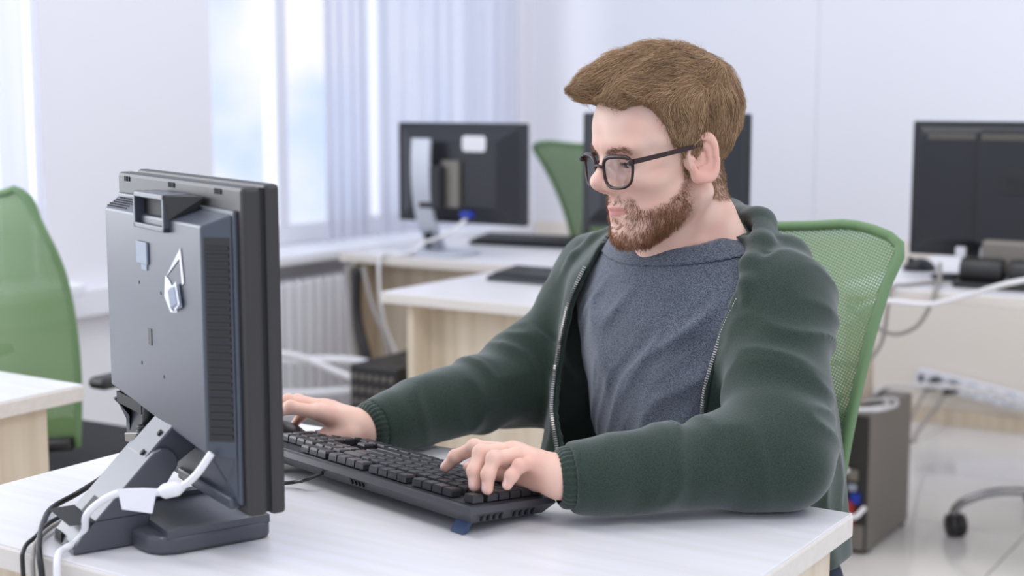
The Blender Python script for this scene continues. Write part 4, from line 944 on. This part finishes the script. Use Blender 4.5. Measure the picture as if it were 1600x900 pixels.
FF = np.concatenate([F1, F2+o1, F3+o2, F4+o3]); CC = np.concatenate([col1, cl, cr, np.tile(base_skin, (len(V4), 1))])
body = np_mesh('body', VV, FF, 'skin', man, CC)
# -- eyes
mat('eye_white', (222, 214, 210), .2); mat('iris', (70, 92, 100), .2)
for s in (1, -1):
    c = h2w(.0715, .0305*s, .011); g = unit(HF*f32(.85)-HU*f32(.45)-HL*f32(.05*s))
    M = Matrix.Translation(Vector(map(float, c))-MAN) @ Vector(map(float, g)).to_track_quat('Z', 'Y').to_matrix().to_4x4()
    e = MB().lathe([(.0124*math.sin(a), .0124*math.cos(a)) for a in np.linspace(.02, math.pi-.02, 14)], M, 20).build('eye', 'eye_white', man)
    MB().lathe([(.0056, .0110), (.0050, .01165), (.0022, .01225)], M, 18).build('iris', 'iris', e); MB().lathe([(.0024, .0121), (.0018, .0125)], M, 14).build('pupil', 'dark_hole', e)

# -- hair
def hair_edge(u): return np.interp(u, [-.06, -.02, .01, .03, .06, .082, .094, .105, .13], [.008, .012, .020, .034, .044, .056, .074, .084, .10])
def hair_low(f): return np.interp(f, [-.12, -.075, -.045, -.022, -.010, .02, .1], [-.060, -.074, -.062, -.035, -.020, -.030, -.03])
def hair_mask(q):
    f, l, u = q[:, 0], q[:, 1], q[:, 2]; wob = (vnoise((q*160).astype(f32))-.5)*.005
    return ss(-.001, .005, hair_edge(u)-f+wob)*ss(-.001, .006, u-hair_low(f)+wob)
def hair_thick(q):
    f, l, u = q[:, 0], q[:, 1], q[:, 2]
    t = np.interp(u, [-.08, -.03, .02, .06, .10, .14], [.0035, .0055, .0105, .0165, .021, .021]); t = t*np.interp(f, [-.1, -.06, .0, .05, .09], [.85, .95, 1.0, .95, .9])
    front = np.interp(f, [.0, .02, .044], [1, .55, .35])*ss(.07, .03, u)+ss(.03, .07, u)
    wt_ = ss(.06, .10, u); w1 = vnoise((q*26).astype(f32))*1.6
    lump = wt_*vnoise((np.stack([f*16, l*95+w1*2, u*20], 1)).astype(f32))+(1-wt_)*vnoise((np.stack([f*100+w1*2, l*20, u*18], 1)).astype(f32)); return t*np.maximum(front, .25)*(.72+.56*lump)
def hair_vol(q):
    hd = head_q(q, False); d = hd-hair_thick(q)*hair_mask(q)+.004*(1-hair_mask(q))
    # forelock brushed forward over the brow
    fl = chain(q, [(.010, -.004, .118), (.055, -.004, .122), (.092, -.008, .119), (.122, -.012, .115)], [.036, .029, .017, .003], .012)
    fl = sm(fl, chain(q, [(.0, .035, .108), (.045, .036, .104), (.078, .030, .100), (.100, .020, .100)], [.030, .025, .014, .004], .012), .02)
    fl = sm(fl, chain(q, [(.0, -.035, .108), (.045, -.036, .106), (.080, -.032, .104), (.102, -.026, .104)], [.030, .025, .014, .005], .012), .02)
    n = vnoise(np.stack([q[:, 0]*14, q[:, 1]*95+q[:, 0]*30, q[:, 2]*40], 1)); fl = fl-.0050*(n-.5)*2
    fl = np.maximum(fl, -(hd+.002)); return sm(d, fl, .012)
lo = np.array((-.125, -.105, -.10)); hi = np.array((.135, .105, .175))
Vh, Fh = sdf_mesh(lambda q: hair_vol(q), lo, hi, .0026)
Nh_src = Vh.astype(f32)
def grad(fn, q, e=.0012): return np.stack([fn(q+A3(e, 0, 0))-fn(q-A3(e, 0, 0)), fn(q+A3(0, e, 0))-fn(q-A3(0, e, 0)), fn(q+A3(0, 0, e))-fn(q-A3(0, 0, e))], 1)/(2*e)
hd_ = head_q(Nh_src, False); keep = hd_ > .0008
rng = np.random.RandomState(3)
cap = np_mesh('hair', np.asarray(Nh_src@HB.T+H0), Fh[keep[Fh].all(1)], 'hair_under', man)
def strands(name, roots, dirf, surf, n, seg, lift, length, r0, cols, m, parent, jitter=.25, lo_=.0, drop=None):
    """roots (head coords); dirf(q)->flow; strands hug the field `surf` while rising by lift"""
    k = rng.choice(len(roots), n, replace=True); q = roots[k].astype(f32)+rng.normal(0, .0012, (n, 3)).astype(f32)
    L = length(q)*rng.uniform(.65, 1.15, n); st = (L/seg)[:, None].astype(f32); rj = rng.normal(0, jitter, (n, 3)).astype(f32)
    g = grad(surf, q); g /= ln(g)[:, None]+1e-6; q = q-g*(surf(q)+.0012)[:, None]; pts = [q]; lf = (lift(q)*rng.uniform(.3, 1.5, n))
    for i in range(seg):
        g = grad(surf, q); g /= ln(g)[:, None]+1e-6
        d = dirf(q)+rj; d = d-g*(d*g).sum(1)[:, None]; d /= ln(d)[:, None]+1e-6; q = q+d*st
        tgt = lo_+lf*((i+1)/seg)**1.3; q = q+g*((tgt-surf(q))*.8)[:, None].astype(f32); pts.append(q)
    P = np.stack(pts, 1)
    if drop is not None:
        ok = ~drop(P.reshape(-1, 3)).reshape(n, seg+1).any(1); P = P[ok]; k = k[ok]; n = len(P)
    W = P.reshape(-1, 3)@HB.T+H0; W = W.reshape(n, seg+1, 3)
    T = np.gradient(W, axis=1); T /= np.linalg.norm(T, axis=2, keepdims=True)+1e-9
    rv = rng.normal(0, 1, (n, 1, 3)); A = np.cross(T, rv); A /= np.linalg.norm(A, axis=2, keepdims=True)+1e-9; Bv = np.cross(T, A)
    rad = r0*np.linspace(1, .35, seg+1)[None, :, None]*rng.uniform(.7, 1.3, (n, 1, 1))
    ring = [W+(A*math.cos(a)+Bv*math.sin(a))*rad for a in (0, 2.094, 4.189)]
    VV = np.stack(ring, 2).reshape(-1, 3); idx = np.arange(n*(seg+1)*3).reshape(n, seg+1, 3)
    F = [np.stack([idx[:, :-1, a], idx[:, :-1, (a+1) % 3], idx[:, 1:, (a+1) % 3], idx[:, 1:, a]], -1).reshape(-1, 4) for a in range(3)]
    cs = np.stack([L3(c) for c in cols]); t = rng.rand(n)*(len(cols)-1); clump = vnoise((roots[k]*70).astype(f32)); t = np.clip(.55*t+.45*clump*(len(cols)-1)*1.1, 0, len(cols)-1.001); i0 = t.astype(int); cc = cs[i0]*(1-(t-i0))[:, None]+cs[i0+1]*(t-i0)[:, None]
    C = np.repeat(cc, (seg+1)*3, 0); return np_mesh(name, VV, np.concatenate(F), m, parent, C)
crown = A3(-.062, .010, .128)
def hair_dir(q):
    w_top = ss(.065, .105, q[:, 2])[:, None]; rad = q-crown; rad /= ln(rad)[:, None]+1e-6
    n = (vnoise((q*55).astype(f32))-.5)[:, None]; n2 = (vnoise((q*30+9).astype(f32))-.5)[:, None]
    back = ss(-.02, -.07, q[:, 0])[:, None]
    top = A3(1, 0, .05)+A3(0, 1, 0)*(n*1.1+.10*np.sign(q[:, 1:2]))+A3(0, 0, 1)*n2*.5; side = A3(.10, 0, -1)+A3(1, 0, 0)*n*.9; bk = rad*.8+A3(0, 0, -.6)+A3(0, 1, 0)*n*.7
    return (w_top*top*(1-back)+(1-w_top)*(side*(1-back)+bk*back)+w_top*back*(rad+A3(.25, 0, 0))).astype(f32)
hq = Nh_src[keep & (hd_ > np.where((Nh_src[:, 0] > .040) & (Nh_src[:, 2] < .105), .007, .0018))]
HAIRC = [(92, 68, 46), (132, 102, 72), (168, 134, 98), (198, 164, 124), (220, 190, 152)]
top_l = lambda q: np.interp(q[:, 2], [-.07, .0, .05, .09, .13], [.008, .014, .022, .032, .036])
tag(strands('hair_strands', hq, hair_dir, hair_vol, 17000, 7, lambda q: np.interp(q[:, 2], [-.07, .03, .1], [.0014, .0032, .0050]), top_l, .00030, HAIRC, 'hair', cap, drop=lambda q: (q[:, 0] > .040) & (q[:, 2] < .112) & (head_q(q, False) < .0045)), kind='stuff')
# a few stray tips at the forelock and crown
fq = hq[(hq[:, 0] > .075) & (hq[:, 2] > .09)]
tag(strands('forelock_tips', fq, lambda q: (A3(1, -.05, -.15)+A3(0, 0, 1)*(vnoise((q*60).astype(f32))-.5)[:, None]*.8).astype(f32), hair_vol, 500, 6, lambda q: np.full(len(q), .006), lambda q: np.full(len(q), .020), .0002, HAIRC[1:], 'hair', cap), kind='stuff')
cq = hq[(hq[:, 2] > .12)]
tag(strands('stray_hairs', cq, hair_dir, hair_vol, 220, 7, lambda q: np.full(len(q), .008), lambda q: np.full(len(q), .030), .00016, HAIRC[2:], 'hair', cap), kind='stuff')
# short hair on temple, sideburn and nape growing from the skin
skin_q = q1.astype(f32); hs = head_q(skin_q, False)
hm = hair_mask(skin_q); edge = skin_q[(hm > .15) & (hs < .003) & (skin_q[:, 2] < .066) & (skin_q[:, 0] < .046)]
headf = lambda q: head_q(q, False)
skinf = lambda q: sm(head_q(q, False), neck((q@HB.T+H0).astype(f32)), .018)
nape = skin_q[(skin_q[:, 0] < -.018) & (skin_q[:, 2] < .0) & (skin_q[:, 2] > np.interp(skin_q[:, 0], [-.11, -.06, -.03, -.018], [-.062, -.070, -.060, -.030])) & (np.abs(skin_q[:, 1]) < .074)]
tag(strands('nape_hair', nape, lambda q: (A3(-.1, 0, -1)+A3(0, 1, 0)*(vnoise((q*60).astype(f32))-.5)[:, None]*.7).astype(f32), skinf, 5000, 4, lambda q: np.interp(q[:, 2], [-.07, -.02, 0], [.0018, .0035, .005]), lambda q: np.interp(q[:, 2], [-.07, -.03, 0], [.005, .010, .014]), .00024, HAIRC[:4], 'hair', cap), kind='stuff')
tag(strands('short_hair', edge, hair_dir, headf, 5000, 4, lambda q: np.full(len(q), .0030), lambda q: np.full(len(q), .009), .0002, HAIRC[:4], 'hair', cap), kind='stuff')
# -- beard, moustache, brows
bm_w = beard_mask(skin_q); bq = skin_q[rng.rand(len(skin_q)) < bm_w*.9]
def beard_dir(q):
    mo = (ss(.075, .085, q[:, 0])*ss(-.046, -.040, q[:, 2]))[:, None]
    return ((1-mo)*A3(.25, 0, -1)+mo*(A3(-.3, 0, -.45)+A3(0, 1, 0)*np.sign(q[:, 1:2]))+A3(1, 0, 0)*(vnoise((q*80).astype(f32))-.5)[:, None]*.9+A3(0, 1, 0)*(vnoise((q*80+5).astype(f32))-.5)[:, None]*.8).astype(f32)
BEARDC = [(78, 48, 34), (112, 72, 50), (142, 96, 66), (166, 120, 86), (182, 144, 110)]
blen = lambda q: np.interp(q[:, 2], [-.12, -.095, -.06, -.045, -.0], [.0085, .0085, .0070, .0048, .004])*np.interp(q[:, 0], [0, .04, .08, .1], [.75, 1, 1.05, .85])
bl = lambda q: np.interp(q[:, 2], [-.115, -.08, -.05, -.02], [.0050, .0048, .0034, .0022])*np.interp(q[:, 0], [0, .03, .08], [.6, 1, 1])
beard = strands('beard', bq, beard_dir, headf, 10500, 4, bl, blen, .00021, BEARDC, 'facial_hair', man); tag(beard, kind='stuff')
bw = np.exp(-((skin_q[:, 2]-np.interp(np.abs(skin_q[:, 1]), [.01, .032, .050], [.0265, .0315, .0265]))/.0030)**2)*(np.abs(skin_q[:, 1]) > .010)*(np.abs(skin_q[:, 1]) < .050)*(skin_q[:, 0] > .06)
eq = skin_q[rng.rand(len(skin_q)) < bw]
tag(strands('eyebrows', eq, lambda q: (A3(-.3, 0, .05)+A3(0, 1, 0)*np.sign(q[:, 1:2])).astype(f32), headf, 800, 3, lambda q: np.full(len(q), .0016), lambda q: np.full(len(q), .007), .00016, BEARDC[:4], 'facial_hair', man), kind='stuff')

lw = (np.abs(np.abs(skin_q[:, 1])-.0305) < .0115) & (np.abs(skin_q[:, 2]-.0112) < .0016) & (skin_q[:, 0] > .074)
if lw.sum() > 10: tag(strands('eyelashes', skin_q[lw], lambda q: (A3(1, 0, -.5)+A3(0, .5, 0)*np.sign(q[:, 1:2])).astype(f32), headf, 260, 3, lambda q: np.full(len(q), .0035), lambda q: np.full(len(q), .005), .00018, BEARDC[:2], 'facial_hair', man), kind='stuff')
# -- glasses
mat('frame_brown', (48, 28, 26), .35, spec=.4)
GO = Vector((float(H0[0]), float(H0[1]), float(H0[2])))
gl = empty('eyeglasses', GO, 0, 'dark brown framed eyeglasses worn by the bearded person', 'glasses')
def gp(f, l, u): return Vector(map(float, HF*f32(f)+HL*f32(l)+HU*f32(u)))
lensm = bpy.data.materials.new('lens'); lensm.use_nodes = True; nt = lensm.node_tree; nt.nodes.clear()
ou = nt.nodes.new('ShaderNodeOutputMaterial'); mx = nt.nodes.new('ShaderNodeMixShader'); tr = nt.nodes.new('ShaderNodeBsdfTransparent'); gs = nt.nodes.new('ShaderNodeBsdfGlossy'); fr = nt.nodes.new('ShaderNodeValue')
gs.inputs['Roughness'].default_value = .02; tr.inputs['Color'].default_value = (.95, .97, .97, 1); fr.outputs[0].default_value = .09
nt.links.new(fr.outputs[0], mx.inputs[0]); nt.links.new(tr.outputs[0], mx.inputs[1]); nt.links.new(gs.outputs[0], mx.inputs[2]); nt.links.new(mx.outputs[0], ou.inputs[0]); MATS['lens'] = lensm
def lens_pt(s, a, k=1.0):
    c, si = math.cos(a), math.sin(a); e = 2/3.0
    x = math.copysign(abs(c)**e, c)*.0262*k; z = math.copysign(abs(si)**e, si)*.0205*k
    x *= 1+.10*z/.0205; l = .0375+x
    return gp(.1055-.0042*(l/.0375)**2.2-.10*(z), s*l, .0030+z)
for s in (1, -1):
    n = 40; ring = [lens_pt(s, 2*math.pi*i/n) for i in range(n+1)]
    MB().tube(ring, [.0021+.0009*max(0, math.sin(2*math.pi*i/n)) for i in range(n+1)], 8, False).build('rim', 'frame_brown', gl)
    vs = [lens_pt(s, 0, 0)]+[lens_pt(s, 2*math.pi*i/n, .985) for i in range(n)]
    MB().add(vs, [(0, 1+i, 1+(i+1) % n) for i in range(n)], True).build('lens', 'lens', gl)
    tp_ = [gp(.0935, s*.0670, .0165), gp(.0880, s*.0725, .0170), (gp(.060, s*.0765, .0175)), gp(.020, s*.0790, .0180), gp(-.004, s*.0800, .0190), gp(-.016, s*.0800, .012), gp(-.024, s*.0780, -.006)]
    P = spline(tp_, 5); t = MB(); vs = []; up = gp(0, 0, 1); sd = gp(0, 1, 0)
    for i, q in enumerate(P):
        hh = .0034-.0014*i/len(P); ww = .0016; vs += [q+up*hh+sd*ww, q+up*hh-sd*ww, q-up*hh-sd*ww, q-up*hh+sd*ww]
    fs = [(4*i+k, 4*i+(k+1) % 4, 4*i+4+(k+1) % 4, 4*i+4+k) for i in range(len(P)-1) for k in range(4)]+[(0, 1, 2, 3), tuple(len(vs)-4+k for k in range(4))[::-1]]
    t.add(vs, fs).build('temple', 'frame_brown', gl)
    MB().box(gp(.0945, s*.0665, .0160), (.007, .007, .008), .002, Matrix(((*[float(v) for v in HF],), (*[float(v) for v in HL],), (*[float(v) for v in HU],))).transposed()).build('end_piece', 'frame_brown', gl)
    MB().tube([gp(.101, s*.0105, -.004), gp(.098, s*.0095, -.008), gp(.097, s*.0100, -.013)], .0020, 6).build('nose_pad', 'frame_brown', gl)
MB().tube([gp(.1045, .0125, .0085), gp(.1075, .005, .0115), gp(.1080, 0, .012), gp(.1075, -.005, .0115), gp(.1045, -.0125, .0085)], .0021, 8).build('bridge', 'frame_brown', gl)

# -- T-shirt
def fabric(name, c1, c2, scale, rough=.9, sheen=.3, bumps=.35):
    m = mat(name, c1, rough, spec=.2, sheen=sheen); nt = m.node_tree; b = nt.nodes['Principled BSDF']; tc = nt.nodes.new('ShaderNodeTexCoord')
    n = nt.nodes.new('ShaderNodeTexNoise'); n.inputs['Scale'].default_value = scale; n.inputs['Detail'].default_value = 3; mp = nt.nodes.new('ShaderNodeMapping'); mp.inputs['Scale'].default_value = (1, 1, 1.8)
    r = nt.nodes.new('ShaderNodeValToRGB'); r.color_ramp.elements[0].position = .38; r.color_ramp.elements[0].color = (*lin(c2), 1); r.color_ramp.elements[1].position = .62; r.color_ramp.elements[1].color = (*lin(c1), 1)
    bp = nt.nodes.new('ShaderNodeBump'); bp.inputs['Strength'].default_value = bumps; bp.inputs['Distance'].default_value = .0012
    nt.links.new(tc.outputs['Object'], mp.inputs[0]); nt.links.new(mp.outputs[0], n.inputs['Vector']); nt.links.new(n.outputs['Fac'], r.inputs[0]); nt.links.new(r.outputs[0], b.inputs['Base Color']); nt.links.new(n.outputs['Fac'], bp.inputs['Height']); nt.links.new(bp.outputs[0], b.inputs['Normal']); return m
fabric('heather_grey', (106, 112, 124), (58, 63, 72), 520); fabric('hoodie_green', (50, 65, 54), (36, 49, 41), 600, .85, .35); mat('zip_metal', (196, 192, 186), .3, metal=.8); mat('zip_tape', (38, 50, 46), .9)
mat('jeans', (40, 46, 62), .9); mat('shoe', (40, 38, 38), .7)
Vs, Fs = sdf_mesh(lambda p: np.maximum(shirt(p), .61-p[:, 2]), np.array((-1.16, 1.56, .59)), np.array((-.62, 2.1, 1.12)), .0034)
ts = np_mesh('tshirt', smooth_mesh(Vs, Fs, 2), Fs, 'heather_grey', man)
Vc, Fc = sdf_mesh(collar, np.array((-1.02, 1.66, .96)), np.array((-.74, 1.95, 1.12)), .0024)
np_mesh('collar', smooth_mesh(Vc, Fc, 4), Fc, 'heather_grey', ts)
# -- hoodie
Vj, Fj = sdf_mesh(hoodie, np.array((-1.30, 1.38, .58)), np.array((-.56, 2.10, 1.15)), .0038)
hj = np_mesh('hoodie', smooth_mesh(Vj, Fj, 1), Fj, 'hoodie_green', man)
def ribbed_cuff(W, E, r0, r1, n=120, rows=12, length=.055, start=-.006, floor=.7525):
    ax = unit(E-W); a = unit(np.cross(ax, (0, 0, 1))); b = np.cross(ax, a); V = []; F = []
    for j in range(rows+1):
        t = j/rows; s = start+length*t; r = r0+(r1-r0)*t+.0015*math.sin(t*9)
        if j == 0: r -= .004
        for i in range(n):
            an = 2*math.pi*i/n; rr = r+.0009*math.sin(an*30); q = W+ax*f32(s)+(a*f32(math.cos(an))+b*f32(math.sin(an)))*f32(rr); q[2] = max(q[2], floor); V.append(q)
    for j in range(rows):
        for i in range(n): F.append((j*n+i, j*n+(i+1) % n, (j+1)*n+(i+1) % n, (j+1)*n+i))
    return np_mesh('cuff', np.array(V), np.array(F), 'hoodie_green', hj)
ribbed_cuff(LW, LE, .0335, .0425); ribbed_cuff(RW, RE, .0335, .0405)
# -- zip: tape and metal teeth down both front edges
def zip_path(tab, side, z0, z1):
    out = []
    for z in np.linspace(z1, z0, 60):
        l = np.interp(z, ZIP_Z, tab)+side*.006; fs = np.linspace(-.02, .30, 321).astype(f32)
        fc = np.interp(z, [.45, .60, .72, .86, .97, 1.06], [-.105, -.09, -.07, -.036, -.010, .004])
        P = np.stack([b2w(l, f+fc, z) for f in fs]); d = hoodie_outer(P); k = np.where(d < 0)[0]
        if len(k): out.append(P[k[-1]])
    out = np.array(out); s = out.copy()
    for _ in range(3): s[1:-1] = (s[:-2]+s[1:-1]*2+s[2:])/4
    return s
def zipper(tab, side, z0, z1):
    P = [Vector(map(float, q))-MAN for q in zip_path(tab, side, z0, z1)]
    P = spline(P[::3], 3); t = MB().tube([q+Vector(map(float, BF))*.001 for q in P], .0030, 6).build('zip_tape', 'zip_tape', hj)
    teeth = MB(); acc = 0
    for a, b in zip(P[:-1], P[1:]):
        d = b-a; L = d.length
        if L < 1e-6: continue
        d = d/L; R = d.to_track_quat('Z', 'Y').to_matrix()
        while acc < L:
            teeth.box(a+d*acc+Vector(map(float, BF))*.0042-Vector(map(float, BL))*side*.002, (.0045, .0045, .0017), 0, R); acc += .0034
        acc -= L
    z = teeth.build('zip_teeth', 'zip_metal', hj); tag(z, kind='stuff')
zipper(ZIP_L, 1, .63, .995); zipper(ZIP_R, -1, .63, 1.01)
# -- trousers and shoes, under the desk
HPc = b2w(0, -.11, .53)
def pants(p):
    d = None
    for s in (1, -1):
        a = b2w(.09*s, -.10, .535); k = b2w(.13*s, .27, .555); an = b2w(.14*s, .22, .12)
        e = sm(rc(p, a, k, .085, .065), rc(p, k, an, .062, .050), .03); d = e if d is None else sm(d, e, .02)
    return sm(d, el((p-HPc)@np.stack([BL, BF, A3(0, 0, 1)], 1)+0, (0, 0, .02), (.175, .14, .10)), .04)
Vp, Fp = sdf_mesh(pants, np.array((-1.35, 1.30, .06)), np.array((-.55, 2.2, .68)), .010); np_mesh('trousers', Vp, Fp, 'jeans', man)
for s in (1, -1):
    def shoe(p, s=s):
        d = chain(p, [b2w(.14*s, .19, .05), b2w(.15*s, .30, .042), b2w(.16*s, .40, .034)], [.045, .042, .032], .03); return np.maximum(d, .004-p[:, 2])
    c = b2w(.15*s, .3, .05); Vv, Fv = sdf_mesh(shoe, np.array(c)-(.13, .2, .06), np.array(c)+(.13, .2, .08), .006); np_mesh('shoe', Vv, Fv, 'shoe', man)
